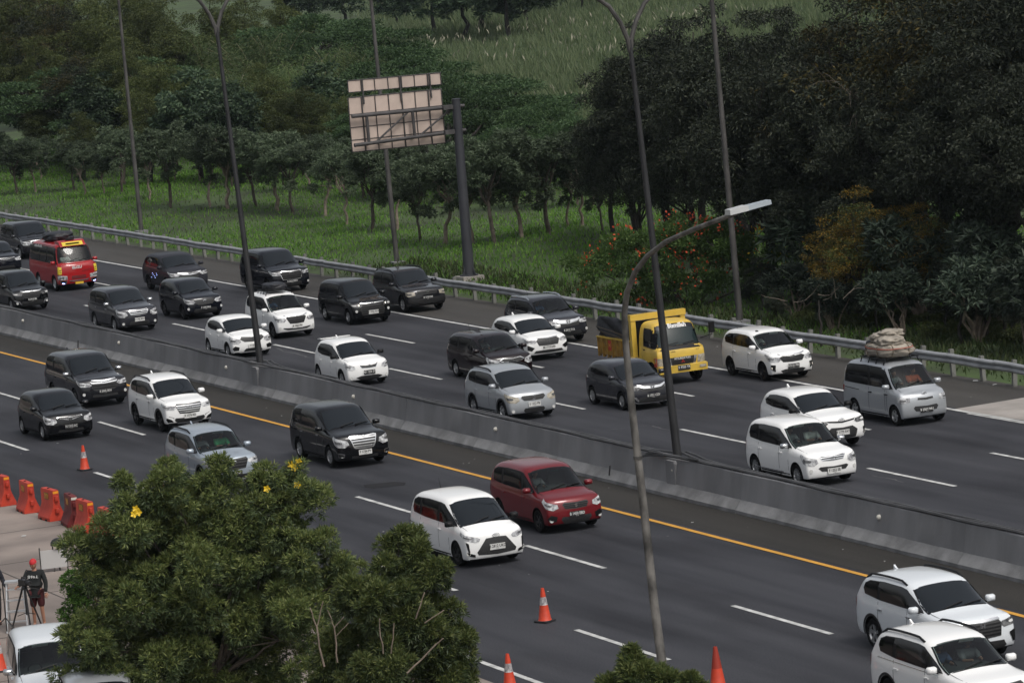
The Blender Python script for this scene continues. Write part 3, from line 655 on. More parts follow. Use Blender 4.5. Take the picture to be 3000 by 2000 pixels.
        # rear lamp corner
        V.decal('tail_lamp', [(.0+.03, zr-.02), (.20, zr-.05), (.17, zr-.26), (.04, zr-.28)], V.Sd(sg), TAIL, .008, .08)
        # wheels
        tm, rm = wheel_meshes(r, wheel)
        for xx in (xf, xrr):
            we = empty('wheel', (xx, sg*(W/2-.115), r), 0 if sg < 0 else math.pi, root); obj('tyre', tm, we); obj('rim', rm, we, rot=(0, random.uniform(0, 6), 0))
        if rails:
            y0 = W/2-.19; pts = []
            for i in range(9):
                x = V.xb+.15+(L-V.xr-.25-V.xb-.1)*i/8; p, n = V.cast(V.T, (x, sg*y0))
                if p: pts.append(p+Vector((0, 0, .055 if 0 < i < 8 else .0)))
            MB().tube(pts, .026, 6).build('roof_rail', rails, root, 40)
        if fog:
            p, n = V.cast(V.F, (sg*fog[0], fog[1]*hf))
            if p: MB().lathe([(.058, -.01), (.055, .012), (.04, .010), (.0, .014)], 14, 'X').build('fog_lamp', fogm or FOGM, root, 40, loc=p, rot=(0, 0, math.atan2(n.y, n.x)))
        if hl:
            q = [(u, v*hf) for u, v in hl]; h = V.decal('headlight', lr(q, sg), V.F, hlm or LENS, .010, .06)
            V.decal('lamp_bezel', lr(scale_poly(q, .40, .34, .0, -.012), sg), V.F, LENSD if (hlm or LENS) is not LENSD else FOGM, .015, .06, parent=h)
    # rear glass
    V.decal('rear_window', full([(0, zr+.10), (W/2-.26, zr+.10), (W/2-.34, H-.24), (0, H-.22)]), V.Rr, GLASS3, .008, .14)
    # ---- front
    if roofcap: V.decal('roof_panel', full([(V.xb+.1, 0), (V.xb+.15, W/2-.3), (L-V.xr-.08, W/2-.3), (L-V.xr+.0, 0)]) if False else [(V.xb+.1, -W/2+.27), (L-V.xr-.06, -W/2+.27), (L-V.xr-.02, 0), (L-V.xr-.06, W/2-.27), (V.xb+.1, W/2-.27)], V.T, roofcap, .004, .15)
    hb = [(.58, .99), (.62, .96)]
    for sg in (-1, 1):      # bonnet shut line
        y0, y1 = sg*(W/2-.16), sg*(W/2-.145); V.decal('bonnet_gap', [(L-V.xc-.0, y1-sg*.010), (L-.32, y0*.985), (L-.32, y0*.985+sg*.008), (L-V.xc-.0, y1)], V.T, SEAM, .003, .25)
    if gr:
        q = full([(u, v*hf) for u, v in gr]); go = V.decal('grille', q, V.F, GRL if gframe is None else gframe, .008, .07)
        if gframe is not None: V.decal('grille_mesh', scale_poly(q, .93, .82), V.F, GRL, .012, .07, parent=go)
        if gb:
            n, bmt = gb; zs = [v*hf for u, v in gr]; z0, z1 = min(zs), max(zs)
            for i in range(n):
                z = z0+(z1-z0)*(i+1)/(n+1); hh = (z1-z0)/(n+1)*.22
                us = []
                for i2 in range(len(gr)-1):
                    (ua, va), (ub, vb) = gr[i2], gr[i2+1]
                    if (va*hf-z)*(vb*hf-z) <= 0 and va != vb: us.append(ua+(ub-ua)*(z-va*hf)/((vb-va)*hf))
                um = max(us) if us else max(u for u, v in gr); um *= .96
                V.decal('grille_bar', [(-um, z-hh), (0, z-hh), (um, z-hh), (um, z+hh), (0, z+hh), (-um, z+hh)], V.F, bmt, .017, .12, parent=go)
    if low:
        V.decal('lower_intake', full([(u, v*hf) for u, v in low]), V.F, GRL, .009, .08)
    for ie, (nm, mode, poly, m2) in enumerate(extra):
        q = [(u, v*hf) for u, v in poly]; oe = .0035*ie
        if mode == 'C': V.decal(nm, full(q), V.F, m2, .016+oe, .08)
        elif mode == 'S':
            for sg in (-1, 1): V.decal(nm, lr(q, sg), V.F, m2, .014+oe, .05)
        elif mode == 'D':
            for sg in (-1, 1): V.decal(nm, [(u*L, v*H) for u, v in poly], V.Sd(sg), m2, .012, .12)
        elif mode == 'W': V.decal(nm, poly, V.Wd, m2, .014, .1)
    if em:
        p, n = V.cast(V.F, (0, em[1]*hf))
        if p: emblem(em[0], em[2] if len(em) > 2 else .085).build('emblem', CHR, root, loc=p+Vector((.022, 0, 0)))
    zp = .5
    if plate:
        txt, wb_, v = plate; zp = v*hf; p, n = V.cast(V.F, (0, zp)); px_ = p.x+.022
        po = MB().box((-.008, -.215, -.075), (.008, .215, .075)).build('number_plate', PLW if wb_ == 'w' else PLB, root, loc=(px_, 0, zp))
        tm = text_mesh(txt, .105, PLB if wb_ == 'w' else PLW, .002); o = obj('plate_lettering', tm, po, (.011, 0, .012), ROT_F); o.scale = (.86, 1.02, 1)
        tm2 = text_mesh('01 27', .035, PLB if wb_ == 'w' else PLW); obj('plate_date', tm2, po, (.011, 0, -.052), ROT_F)
    for sg in (-.42, .12):   # wipers
        pts = []
        for i in range(5):
            o_, d_ = V.Wd((sg*W/2+.085*i*W/2*1.6, .055+.035*i)); h = V.bvh.ray_cast(o_, d_)
            if h[0]: pts.append(h[0]+h[1]*.03)
        if len(pts) > 2: MB().tube(pts, .014, 5).build('wiper', TRIM, root)
    if ant == 'fin':
        p, n = V.cast(V.T, (V.xb+.25, 0)); MB().prism([(-.09, -.01), (.09, -.01), (-.02, .03), (-.09, .085)], -.022, .022, 'XZ').build('fin_antenna', pm, root, loc=p)
    elif ant == 'rod':
        p, n = V.cast(V.T, (V.xb+.3, 0)); MB().tube([(0, 0, -.01), (-.10, 0, .26)], [.008, .004], 5).build('antenna', TRIM, root, loc=p)
    if spoiler:
        MB().prism([(-.10, 0), (.20, .02), (.20, .045), (-.10, .03)], -W/2+.24, W/2-.24, 'XZ').build('rear_spoiler', pm, root, loc=(V.xb-.12, 0, H-.07))
    kind, px, py = anchor; loc = {'fw': Vector((xf, -(W/2-.02), 0)), 'fl': Vector((xf, W/2-.10, 0)), 'rw': Vector((xrr, -(W/2-.02), 0)), 'pl': Vector((L, 0, zp)), 'em': Vector((L-.06, 0, hf*.85)), 'rf': Vector((L-V.xr, 0, H))}[kind]
    g_ = at(px, py, loc.z); root.rotation_euler = (0, 0, yaw); root.location = g_-Matrix.Rotation(yaw, 3, 'Z') @ loc; root.location.z = 0.012
    V.xf = xf; V.xrr = xrr
    return V
HL1 = [(.52, .78), (.60, .86), (1.00, .91), (1.42, .99), (1.46, .95), (1.20, .80), (.92, .71), (.64, .70)]          # swept lamp
HL2 = [(.52, .81), (.58, .88), (1.02, .92), (1.42, .98), (1.46, .95), (1.18, .84), (.95, .77), (.62, .75)]          # slim lamp
HL3 = [(.56, .72), (.60, .84), (.95, .91), (1.34, .99), (1.38, .93), (1.16, .74), (.98, .67), (.72, .64)]          # tall lamp
HLB = [(.62, .74), (.62, .88), (1.04, .90), (1.22, .90), (1.2, .76), (.95, .70)]                        # boxy lamp
GRT = [(0, .93), (.46, .92), (.54, .86), (.40, .62), (0, .60)]
GRS = [(0, .95), (.5, .95), (.56, .90), (.46, .80), (0, .78)]
LOW = [(0, .46), (.44, .46), (.52, .36), (.46, .28), (0, .27)]
LOWW = [(0, .50), (.58, .48), (.66, .36), (.54, .27), (0, .26)]
FRAMES = lambda m: ('fog_surround', 'S', [(.66, .50), (.86, .56), (.98, .46), (.92, .36), (.70, .36)], m)
EDGE = lambda m: ('bumper_blade', 'S', [(.60, .36), (.70, .50), (.98, .58), (.99, .53), (.76, .44), (.66, .33)], m)
LIP = lambda m: ('bumper_lip', 'C', [(0, .29), (.6, .30), (.88, .36), (.88, .32), (.6, .255), (0, .245)], m)
SKID = lambda m: ('skid_plate', 'C', [(0, .34), (.5, .34), (.62, .27), (.5, .25), (0, .25)], m)
CROWN = lambda m: ('grille_crown', 'C', [(0, .955), (.4, .955), (.60, .985), (.60, .955), (.42, .915), (0, .915)], m)
# ---- far carriageway, left to right
car('suv', 'dark grey sport utility car half hidden behind the red minibus', 'suv', (4.7, 1.83, 1.8), 2.75, PG2, ('fw', 47, 595), hl=HL1, gr=GRT, gframe=CHR, low=LOW)
car('hatchback', 'black hatchback with chrome grille bar cut by the left frame edge', 'hatch', (3.9, 1.68, 1.5), 2.5, PKB, ('pl', 16, 606), hl=HL1, gr=[(0, .88), (.5, .92), (.56, .88), (0, .80)], gframe=CHR, low=LOW, em=('T', .84), wins=2)
car('people_carrier', 'black people carrier with chrome front bar behind the barrier at the left edge', 'mpv', (4.19, 1.66, 1.695), 2.655, PK, ('fl', 101, 707), plate=('B 2913 BIL', 'b', .55), hl=HL2, hlm=LENSD, gr=GRT, gb=(3, TRIM), low=LOWW, fog=(.84, .42), em=('T', .93, .07), extra=[CROWN(CHR), EDGE(CHR)])
V5 = car('people_carrier', 'dark grey people carrier with white plate and chrome grille in front of the red minibus', 'big', (4.58, 1.77, 1.74), 2.75, PG, ('fl', 348.5, 753.5), plate=('B 1740 MGY', 'w', .52), hl=HL3, gr=[(0, .90), (.44, .93), (.50, .88), (.40, .72), (0, .70)], gframe=CHR, gb=(2, CHR), low=LOW, fog=(.80, .38), em=('T', .84), mirror=CHR, handles=CHR, extra=[('bumper_strip', 'C', [(0, .24), (.5, .25), (.8, .29), (.8, .27), (.5, .225), (0, .215)], CHR)])
VCR = car('suv', 'dark grey crossover with glowing blue dots on its door behind the black people carrier', 'suv', (4.58, 1.855, 1.68), 2.66, mat('paint_soft_grey', (.030, .031, .038), .5, spec=.05, coat=.2), ('rw', 343.5, 666), hl=HL2, gr=[(0, .90), (.5, .90), (.54, .84), (.4, .62), (0, .60)], low=LOWW, em=('H', .84), extra=[('grille_wing', 'C', [(0, .88), (.3, .90), (.60, .92), (.60, .88), (.35, .80), (0, .78)], CHR), ('window_chrome', 'D', [(.18, .66), (.60, .62), (.60, .63), (.18, .67)], CHR)], clad=True, wheel='dark', ov=dict(xb=.5))
car('people_carrier', 'black people carrier with white headlights between the grey crossover and the white roof-bag car', 'mpv', (4.07, 1.655, 1.6), 2.525, PKB, ('fw', 421, 734), plate=('F 1296 FAG', 'b', .50), hl=HL1, gr=[(0, .86), (.40, .90), (.58, .80), (.4, .66), (0, .64)], low=LOWW, fog=(.90, .50), em=('D', .80, .10), wheel='dark', extra=[LIP(TRIM)], visor=True)
car('people_carrier', 'large black people carrier with wide chrome-edged grille beside the guardrail', 'big', (4.735, 1.83, 1.795), 2.75, PKB, ('fl', 696.5, 662.5), plate=('B 2403 PMW', 'b', .46), hl=HL2, gr=[(0, .93), (.50, .94), (.60, .86), (.50, .58), (.44, .54), (0, .53)], gframe=CHR, gb=(4, TRIM), low=LOW, fog=(.88, .40), em=('T', .84, .10), wheel='dark')
V9 = car('people_carrier', 'white people carrier carrying a black bag on its roof rack', 'mpv', (4.19, 1.66, 1.695), 2.655, PW, ('fw', 627.5, 777.5), plate=('B 1063 PIV', 'w', .50), hl=HL1, gr=[(0, .90), (.46, .92), (.52, .86), (.36, .62), (0, .60)], gframe=None, gb=(4, TRIM), low=[(0, .42), (.5, .44), (.7, .46), (.7, .42), (.5, .36), (0, .36)], fog=(.86, .46), em=('D', .90, .06), glass=GLASS2, wheel='dark', extra=[CROWN(CHR)])
car('hatchback', 'white hatchback with big round-cornered lamps behind the left median lamp post', 'hatch', (3.61, 1.68, 1.485), 2.345, PW, ('fl', 609.5, 811.5), plate=('F 1020', 'w', .52), hl=HL3, gr=[(0, .90), (.5, .95), (.60, .84), (.40, .72), (0, .70)], low=[(0, .42), (.36, .42), (.46, .32), (.4, .26), (0, .25)], fog=None, em=('H', .82), extra=[FRAMES(TRIM), LIP(PW)], wins=2, visor=True)
car('people_carrier', 'black people carrier with white plate in the centre lane beside the old dark off-roader', 'mpv', (4.395, 1.73, 1.7), 2.75, PK, ('fw', 801, 746), plate=('F 1352 AAV', 'w', .52), hl=HL2, hlm=LENSD, gr=[(0, .84), (.5, .82), (.62, .66), (.56, .40), (0, .38)], gb=(4, TRIM), low=[(0, .33), (.5, .33), (.5, .28), (0, .27)], fog=(.82, .60), em=('T', .88), extra=[('grille_line', 'C', [(0, .915), (.6, .93), (.6, .915), (0, .895)], CHR), ('lit_lamp', 'S', [(.66, .86), (.72, .88), (.72, .83), (.66, .82)], LIT), LIP(TRIM)], wheel='five')
car('suv', 'old dark boxy off-roader with roof rails next to the guardrail', 'boxsuv', (4.38, 1.75, 1.70), 2.62, PG2, ('fw', 926.5, 719), plate=('D 1739 BM', 'b', .62), hl=HLB, hlm=LENSY, gr=[(0, .92), (.5, .92), (.52, .76), (0, .75)], gb=(2, TRIM), low=[(0, .46), (.5, .46), (.5, .38), (0, .37)], em=('H', .85), rails=TRIM, clad=True, wheel='five', extra=[('bumper_band', 'C', [(0, .60), (.6, .60), (.98, .60), (.98, .42), (.6, .40), (0, .40)], BLK)])
car('hatchback', 'small white hatchback with black plate behind the barrier in the middle', 'hatch', (3.69, 1.665, 1.545), 2.44, PW, ('fl', 876.5, 875.5), plate=('AD 1256 ZG', 'b', .55), hl=[(.60, .72), (.64, .82), (1.0, .92), (1.30, 1.02), (1.30, .90), (1.0, .72), (.76, .66)], gr=[(0, .80), (.36, .84), (.48, .92), (.34, .72), (0, .70)], gframe=CHR, low=[(0, .42), (.4, .42), (.62, .36), (.4, .26), (0, .25)], fog=(.82, .36), em=('D', .80), mirror=TRIM, wins=2, visor=True, spoiler=True, ant='fin', ov=dict(hf=.88, zc=1.0, xc=.78, xr=1.54))
V14 = car('people_carrier', 'brown-black people carrier with round headlights half hidden behind the silver crossover', 'slope', (4.386, 1.683, 1.603), 2.65, PM, ('rw', 1048.5, 865.5), hl=HL3, gr=[(0, .88), (.4, .92), (.58, .84), (.4, .76), (0, .74)], gframe=CHR, em=('H', .80), low=LOW, glass=GLASS2, ant='rod', mirror=PM, ov=dict(xc=.76, xr=1.62))
V15 = car('suv', 'grey crossover with silver roof rails by the guardrail left of the yellow truck', 'suv', (4.456, 1.735, 1.68), 2.65, PG, ('fl', 1330.5, 780), plate=('B 2912 TVA', 'b', .52), hl=HL2, gr=[(0, .88), (.55, .92), (.6, .84), (.5, .68), (0, .66)], low=LOWW, fog=(.90, .50), em=('H', .82, .10), rails=CHR, glass=GLASS2, ant='rod', clad=False, extra=[('grille_wing', 'C', [(0, .90), (.4, .92), (.62, .96), (.62, .90), (.4, .80), (0, .77)], CHR), ('skid_line', 'C', [(0, .27), (.5, .28), (.7, .33), (.7, .30), (.5, .25), (0, .24)], CHR)], ov=dict(hf=.97))
car('hatchback', 'white hatchback with black grille and white plate in front of the grey crossover', 'hatch', (3.8, 1.68, 1.485), 2.405, PW, ('fl', 1286, 817.5), plate=('BE 1719 AAR', 'w', .54), hl=HL2, gr=[(0, .92), (.44, .94), (.56, .86), (.46, .64), (0, .62)], low=[(0, .44), (.62, .44), (.72, .34), (0, .32)], em=('H', .84), extra=[('bumper_corner', 'S', [(.66, .56), (.97, .70), (.97, .50), (.80, .44)], TRIM), ('grille_crown', 'C', [(0, .955), (.5, .965), (.5, .945), (0, .93)], CHR)], wins=2, visor=True, wheel='dark', ant='fin')
car('hatchback', 'silver crossover hatchback with dark roof rails and round-cornered lamps', 'hatch', (4.135, 1.755, 1.605), 2.5, PS, ('fl', 1258, 952), plate=('S 1252 PB', 'w', .56), hl=HL3, hlm=LENSY, gr=[(0, .86), (.44, .88), (.50, .80), (.38, .70), (0, .69)], gframe=None, low=[(0, .43), (.38, .44), (.44, .36), (.38, .29), (0, .28)], fog=(.84, .36), em=('S', .78), rails=TRIM, clad=True, wheel='five', visor=True, ov=dict(hf=.92, zc=1.06, zbf=.98, zbr=1.05, gc=.2, r=.31))
car('hatchback', 'dark grey hatchback with chrome grille wing left of the dark lamp post', 'hatch', (3.8, 1.68, 1.485), 2.405, PG, ('fw', 1430, 942), plate=('B 1751 CZV', 'b', .52), hl=HL2, hlm=LENSD, gr=[(0, .90), (.5, .92), (.58, .86), (.46, .70), (0, .68)], low=LOWW, em=('H', .82), extra=[('grille_wing', 'C', [(0, .88), (.35, .89), (.60, .96), (.60, .91), (.38, .81), (0, .79)], CHR), EDGE(CHR), LIP(CHR)], wins=2, visor=True)
V20 = car('people_carrier', 'white people carrier with lit fog lamps by the guardrail beside the truck', 'mpv', (4.07, 1.655, 1.6), 2.525, PW, ('fw', 1753.5, 875), plate=('B 2131 PRC', 'b', .52), hl=HL1, gr=[(0, .86), (.44, .90), (.60, .84), (.44, .68), (0, .66)], gb=(3, TRIM), low=[(0, .42), (.4, .42), (.58, .38), (.46, .28), (0, .27)], fog=(.88, .50), fogm=LIT, em=('D', .86, .10), wheel='dark', visor=True, extra=[CROWN(CHR), ('fog_bezel', 'S', [(.78, .60), (.97, .62), (.97, .46), (.80, .36)], TRIM)], glass=GLASS2)
car('suv', 'white small crossover with black windscreen pillars behind the front white people carrier', 'suv', (4.03, 1.71, 1.635), 2.525, PW, ('pl', 1936, 993), plate=('F 1779 FAT', 'w', .52), hl=HL2, hlm=LENSD, gr=[(0, .66), (.42, .68), (.62, .56), (.54, .34), (0, .32)], low=None, fog=(.92, .46), em=('T', .88, .10), mirror=TRIM, wins=2, visor=True, ant='fin', clad=True, extra=[('grille_slit', 'C', [(0, .84), (.5, .88), (.58, .90), (.5, .84), (0, .80)], TRIM), ('bumper_cut', 'S', [(.86, .60), (.98, .62), (.98, .40), (.88, .40)], TRIM), ('bumper_corner', 'S', [(.62, .30), (.90, .40), (.92, .34), (.7, .26)], PW), ('black_lip', 'C', [(0, .30), (.55, .30), (.6, .24), (0, .235)], TRIM)])
V22 = car('people_carrier', 'white people carrier with chrome mirrors nearest the barrier on the far carriageway', 'mpv', (4.14, 1.66, 1.695), 2.655, PW, ('fl', 1941, 1100), plate=('F 1252 SB', 'w', .45), hl=HL3, gr=[(0, .88), (.42, .92), (.52, .90), (.40, .76), (0, .74)], gframe=CHR, gb=(2, CHR), low=[(0, .58), (.5, .60), (.58, .56), (.46, .46), (0, .44)], fog=(.84, .50), em=('T', .83), mirror=CHR, glass=GLASS2, visor=True, extra=[('side_strip', 'D', [(.20, .19), (.62, .19), (.62, .205), (.20, .205)], CHR)])
V23 = car('van', 'silver van carrying a tied beige bundle on its roof', 'van', (4.045, 1.665, 1.86), 2.65, PS, ('fw', 2057, 978), plate=('B 2587 PMU', 'b', .46), hl=HLB, gr=[(0, .84), (.34, .86), (.36, .78), (0, .75)], gframe=CHR, low=[(0, .58), (.46, .60), (.52, .54), (.44, .44), (0, .42)], em=('D', .96, .09), mirror=PS, glass=GLASS2, wheel='five', cat='van', extra=[('slide_rail', 'D', [(.06, .515), (.30, .50), (.30, .512), (.06, .528)], SEAM)], handles=TRIM)
# ---- near carriageway
car('people_carrier', 'dark grey people carrier with chrome double-bar grille at the left of the near carriageway', 'big', (4.735, 1.83, 1.795), 2.75, PG2, ('fl', 277, 922.5), 'near', plate=('B 2045 SKH', 'b', .56), hl=HL2, gr=[(0, .92), (.5, .95), (.58, .90), (.50, .66), (.4, .60), (0, .60)], gb=(3, TRIM), low=[(0, .46), (.5, .46), (.54, .38), (0, .36)], fog=(.86, .50), em=('T', .88), visor=True, mirror=CHR, extra=[('grille_wing', 'C', [(0, .95), (.5, .985), (.5, .94), (0, .90)], CHR), ('grille_wing', 'C', [(0, .87), (.5, .90), (.56, .93), (.52, .86), (0, .83)], CHR), ('chrome_belt', 'D', [(.12, .618), (.70, .57), (.70, .58), (.12, .63)], CHR)], ant='fin')
car('hatchback', 'small black hatchback with chrome smile grille at the left of the near carriageway', 'hatch', (3.775, 1.695, 1.51), 2.46, PK, ('fw', 98.7, 1011.5), 'near', plate=('N 1312 AC', 'b', .52), hl=HL3, gr=[(0, .86), (.5, .92), (.54, .88), (0, .76)], gframe=CHR, low=[(0, .42), (.5, .42), (.56, .32), (0, .30)], em=('T', .83), wins=2, visor=True, extra=[LIP(TRIM)])
RUSH = dict(hl=HL2, gr=[(0, .92), (.50, .94), (.56, .88), (.42, .62), (0, .60)], em=('T', .82), visor=True, ant='fin', rails=TRIM, clad=True, wheel='dark', mirror=None, ov=dict(hf=1.0))
car('suv', 'white seven-seat crossover with chrome-barred grille on the near carriageway', 'suv', (4.435, 1.695, 1.705), 2.685, PW, ('fw', 369.3, 991.5), 'near', plate=('F 1374 RD', 'w', .52), gb=(4, CHR), low=[(0, .46), (.6, .48), (.66, .40), (.5, .32), (0, .31)], handles=CHR, extra=[FRAMES(TRIM), EDGE(PW), SKID(PS)], **RUSH)
V27 = car('suv', 'silver seven-seat crossover partly behind the leafy tree', 'suv', (4.435, 1.695, 1.705), 2.685, PSB, ('pl', 541, 1087), 'near', plate=('1072 VBI', 'b', .50), gb=(3, TRIM), low=[(0, .44), (.6, .46), (.66, .40), (.5, .32), (0, .31)], glass=GLASS2, extra=[FRAMES(TRIM), EDGE(PS), SKID(PW)], **RUSH)
car('people_carrier', 'black people carrier with big chrome-barred grille beside the yellow line', 'big', (4.585, 1.77, 1.75), 2.75, PK, ('fw', 759.5, 1073.5), 'near', plate=('F 1734 PY', 'w', .46), hl=HL3, gr=[(0, .95), (.42, .98), (.52, .96), (.40, .62), (.34, .58), (0, .57)], gframe=CHR, gb=(4, CHR), low=[(0, .36), (.5, .37), (.5, .30), (0, .28)], fog=(.84, .40), em=('T', .93, .08), visor=True, extra=[('fog_surround', 'S', [(.74, .45), (.96, .49), (.97, .36), (.76, .35)], CHR), ('fog_inner', 'S', [(.76, .435), (.95, .475), (.95, .375), (.77, .365)], TRIM)], handles=CHR)
V29 = car('people_carrier', 'dark red people carrier with black plate between the yellow line and the barrier', 'mpv', (4.265, 1.695, 1.685), 2.74, PR, ('fw', 1239, 1223), 'near', plate=('B 1450 EBD', 'b', .53), hl=[(.60, .74), (.62, .84), (1.0, .92), (1.30, 1.02), (1.32, .92), (1.0, .74), (.78, .68)], gr=[(0, .86), (.40, .88), (.46, .82), (.38, .70), (0, .68)], gb=(3, TRIM), low=[(0, .46), (.5, .48), (.54, .40), (.44, .28), (0, .27)], fog=(.86, .40), em=('S', .78, .06), glass=GLASS2, wheel='dark', visor=False, extra=[FRAMES(TRIM)], ov=dict(xc=.84, xr=1.64))
car('people_carrier', 'white people carrier with big black grille and black mirrors beside the leafy tree', 'slope', (4.235, 1.695, 1.695), 2.75, PW, ('fw', 1052, 1300), 'near', plate=('B 2812 UKD', 'w', .55), hl=[(.52, .80), (.60, .85), (1.0, .92), (1.36, 1.0), (1.38, .93), (1.05, .80), (.70, .72), (.56, .74)], gr=[(0, .82), (.34, .80), (.66, .44), (.62, .36), (0, .33)], em=('T', .86, .10), mirror=TRIM, ant='rod', wheel='dark', fog=(.92, .42), extra=[('lamp_trail', 'S', [(.90, .70), (.99, .74), (.90, .40), (.86, .38)], TRIM), ('fog_base', 'S', [(.72, .38), (.95, .46), (.95, .36), (.72, .31)], TRIM), ('rear_rail', 'D', [(.02, .50), (.14, .49), (.14, .50), (.02, .515)], SEAM)], ov=dict(r=.31))
car('suv', 'pearl white crossover with chrome door handles at the bottom right', 'suv', (4.49, 1.78, 1.685), 2.7, PWP, ('rw', 2009.5, 1490), 'near', hl=HL2, hlm=LENSD, gr=[(0, .90), (.5, .92), (.56, .86), (.5, .58), (0, .56)], gb=(4, TRIM), low=LOWW, em=('H', .84), rails=TRIM, clad=True, wheel='five', visor=True, ant='fin', handles=CHR, extra=[('grille_crown', 'C', [(0, .96), (.5, .97), (.54, .93), (0, .91)], CHR), ('bumper_cut', 'S', [(.76, .62), (.98, .68), (.98, .40), (.86, .42)], TRIM)])
V32 = car('suv', 'white seven-seat crossover with red tail lamp cut by the bottom right corner', 'suv', (4.435, 1.695, 1.705), 2.685, PW, ('rf', 2199, 1456), 'near', glass=GLASS2, gb=(3, TRIM), low=LOW, extra=[('chrome_belt', 'D', [(.12, .63), (.70, .60), (.70, .61), (.12, .64)], CHR)], **RUSH)
# ---- parked
car('people_carrier', 'silver people carrier parked on the concrete beside the tripod', 'mpv', (4.475, 1.75, 1.70), 2.775, PWP, ('rf', 108, 1464), 'cars parked on the concrete apron', yaw=R(-13), hl=HL2, hlm=LENSD, gr=GRT, low=LOW, glass=GLASS2, mirror=CHR)
car('people_carrier', 'silver car parked under the leafy tree with only its roof showing', 'mpv', (4.2, 1.68, 1.68), 2.65, PS, ('rf', 225, 1556), 'cars parked on the concrete apron', yaw=R(-13), hl=HL1, gr=GRT, low=LOW)
# ------------------------------------------------------------------ vegetation
import numpy as np
NP = np.random.default_rng(11)
def unit(a): return a/np.maximum(np.linalg.norm(a, axis=-1, keepdims=True), 1e-9)
def leaf_mesh(name, P, D, L, Wd, mats, mi=None, bend=.12):
    n = len(P); rnd = unit(NP.normal(size=(n, 3))); S = unit(np.cross(D, rnd)); N = np.cross(S, D); L = np.asarray(L).reshape(-1, 1)*np.ones((n, 1)); Wd = np.asarray(Wd).reshape(-1, 1)*np.ones((n, 1))
    N = N*np.sign(N[:, 2:3]+1e-6)
    mid = P+D*L*.5+N*L*bend; V = np.stack([P, mid-S*Wd*.5, P+D*L, mid+S*Wd*.5], 1).reshape(-1, 3)
    me = bpy.data.meshes.new(name); me.vertices.add(4*n); me.vertices.foreach_set('co', V.astype(np.float32).ravel()); me.loops.add(4*n); me.loops.foreach_set('vertex_index', np.arange(4*n, dtype=np.int32))
    me.polygons.add(n); me.polygons.foreach_set('loop_start', np.arange(0, 4*n, 4, dtype=np.int32)); me.polygons.foreach_set('loop_total', np.full(n, 4, dtype=np.int32))
    for m in (mats if isinstance(mats, (list, tuple)) else [mats]): me.materials.append(m)
    if mi is not None: me.polygons.foreach_set('material_index', np.asarray(mi, dtype=np.int32))
    me.update(); me.validate(); return me
def shell(lobes, n, thick=.35, up=.25):
    """points in the outer shell of a union of ellipsoids, with outward directions"""
    w_ = np.array([(r[0]*r[1]+r[1]*r[2]+r[0]*r[2]) for c, r in lobes]); w_ = w_/w_.sum(); P = []; D = []
    C = np.array([c for c, r in lobes], float); Rr = np.array([r for c, r in lobes], float)
    while sum(len(p) for p in P) < n:
        k = NP.choice(len(lobes), n, p=w_); d = unit(NP.normal(size=(n, 3))+np.array([0, 0, up])); rr = 1-thick*NP.random((n, 1))**1.6
        lump = 1+.16*np.sin(d[:, :1]*7+k[:, None]*1.7)*np.cos(d[:, 1:2]*6+k[:, None])+.10*np.sin(d[:, 2:3]*11+k[:, None]*2.3)
        p = C[k]+d*Rr[k]*rr*lump
        q = ((p[:, None, :]-C[None])/Rr[None]); dist = np.linalg.norm(q, axis=2); dist[np.arange(n), k] = 9; keep = dist.min(1) > .62
        P.append(p[keep]); D.append(d[keep])
    return np.concatenate(P)[:n], np.concatenate(D)[:n]
def clumps(lb, k, f, seed, flat=1.0, up=.25):
    rnd = random.Random(seed); out = []
    for c, r in lb:
        for i in range(k):
            d = Vector((rnd.gauss(0, 1), rnd.gauss(0, 1), rnd.gauss(up, 1))).normalized(); s = f*rnd.uniform(.7, 1.3); q = rnd.uniform(.62, .98)
            out.append(((c[0]+d.x*r[0]*q, c[1]+d.y*r[1]*q, c[2]+d.z*r[2]*q), (r[0]*s, r[1]*s, r[2]*s*flat)))
    return out
def greens(name, a, b, c, trans=.25, rough=.6): return mat(name, b, rough, spec=.25, island=[(0, a), (1, c), (.5, b)], trans=trans)
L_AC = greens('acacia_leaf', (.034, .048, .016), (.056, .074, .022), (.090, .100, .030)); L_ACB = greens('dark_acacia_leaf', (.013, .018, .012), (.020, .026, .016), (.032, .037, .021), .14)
L_UM = greens('rain_tree_leaf', (.028, .056, .024), (.044, .080, .032), (.066, .108, .042)); L_TB = greens('trumpet_tree_leaf', (.042, .062, .034), (.066, .092, .052), (.100, .126, .078), .25)
L_BM = greens('bamboo_leaf', (.036, .062, .022), (.062, .096, .034), (.10, .125, .046), .35); L_YE = greens('yellow_flush_leaf', (.04, .046, .014), (.115, .090, .018), (.24, .135, .020), .3); L_OL = greens('olive_leaf', (.022, .026, .010), (.040, .038, .012), (.075, .058, .015), .2)
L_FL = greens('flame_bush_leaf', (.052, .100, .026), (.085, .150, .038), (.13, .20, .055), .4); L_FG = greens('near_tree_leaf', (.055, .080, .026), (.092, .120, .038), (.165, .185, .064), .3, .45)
L_FGD = greens('near_tree_old_shaded_leaf', (.030, .048, .020), (.048, .070, .030), (.080, .100, .042), .2, .45); L_RS = greens('rosette_shrub_leaf', (.016, .026, .018), (.027, .042, .028), (.048, .064, .042), .15)
L_GR = greens('grass_blade', (.060, .150, .018), (.095, .205, .028), (.145, .25, .045), .4); L_GRD = greens('grass_blade_dull', (.035, .06, .016), (.055, .085, .025), (.10, .11, .045), .3)
L_HG = greens('hedge_leaf', (.030, .070, .014), (.055, .115, .022), (.10, .17, .035), .3); L_FAR = greens('far_leaf', (.020, .038, .022), (.034, .056, .030), (.055, .080, .040), .2)
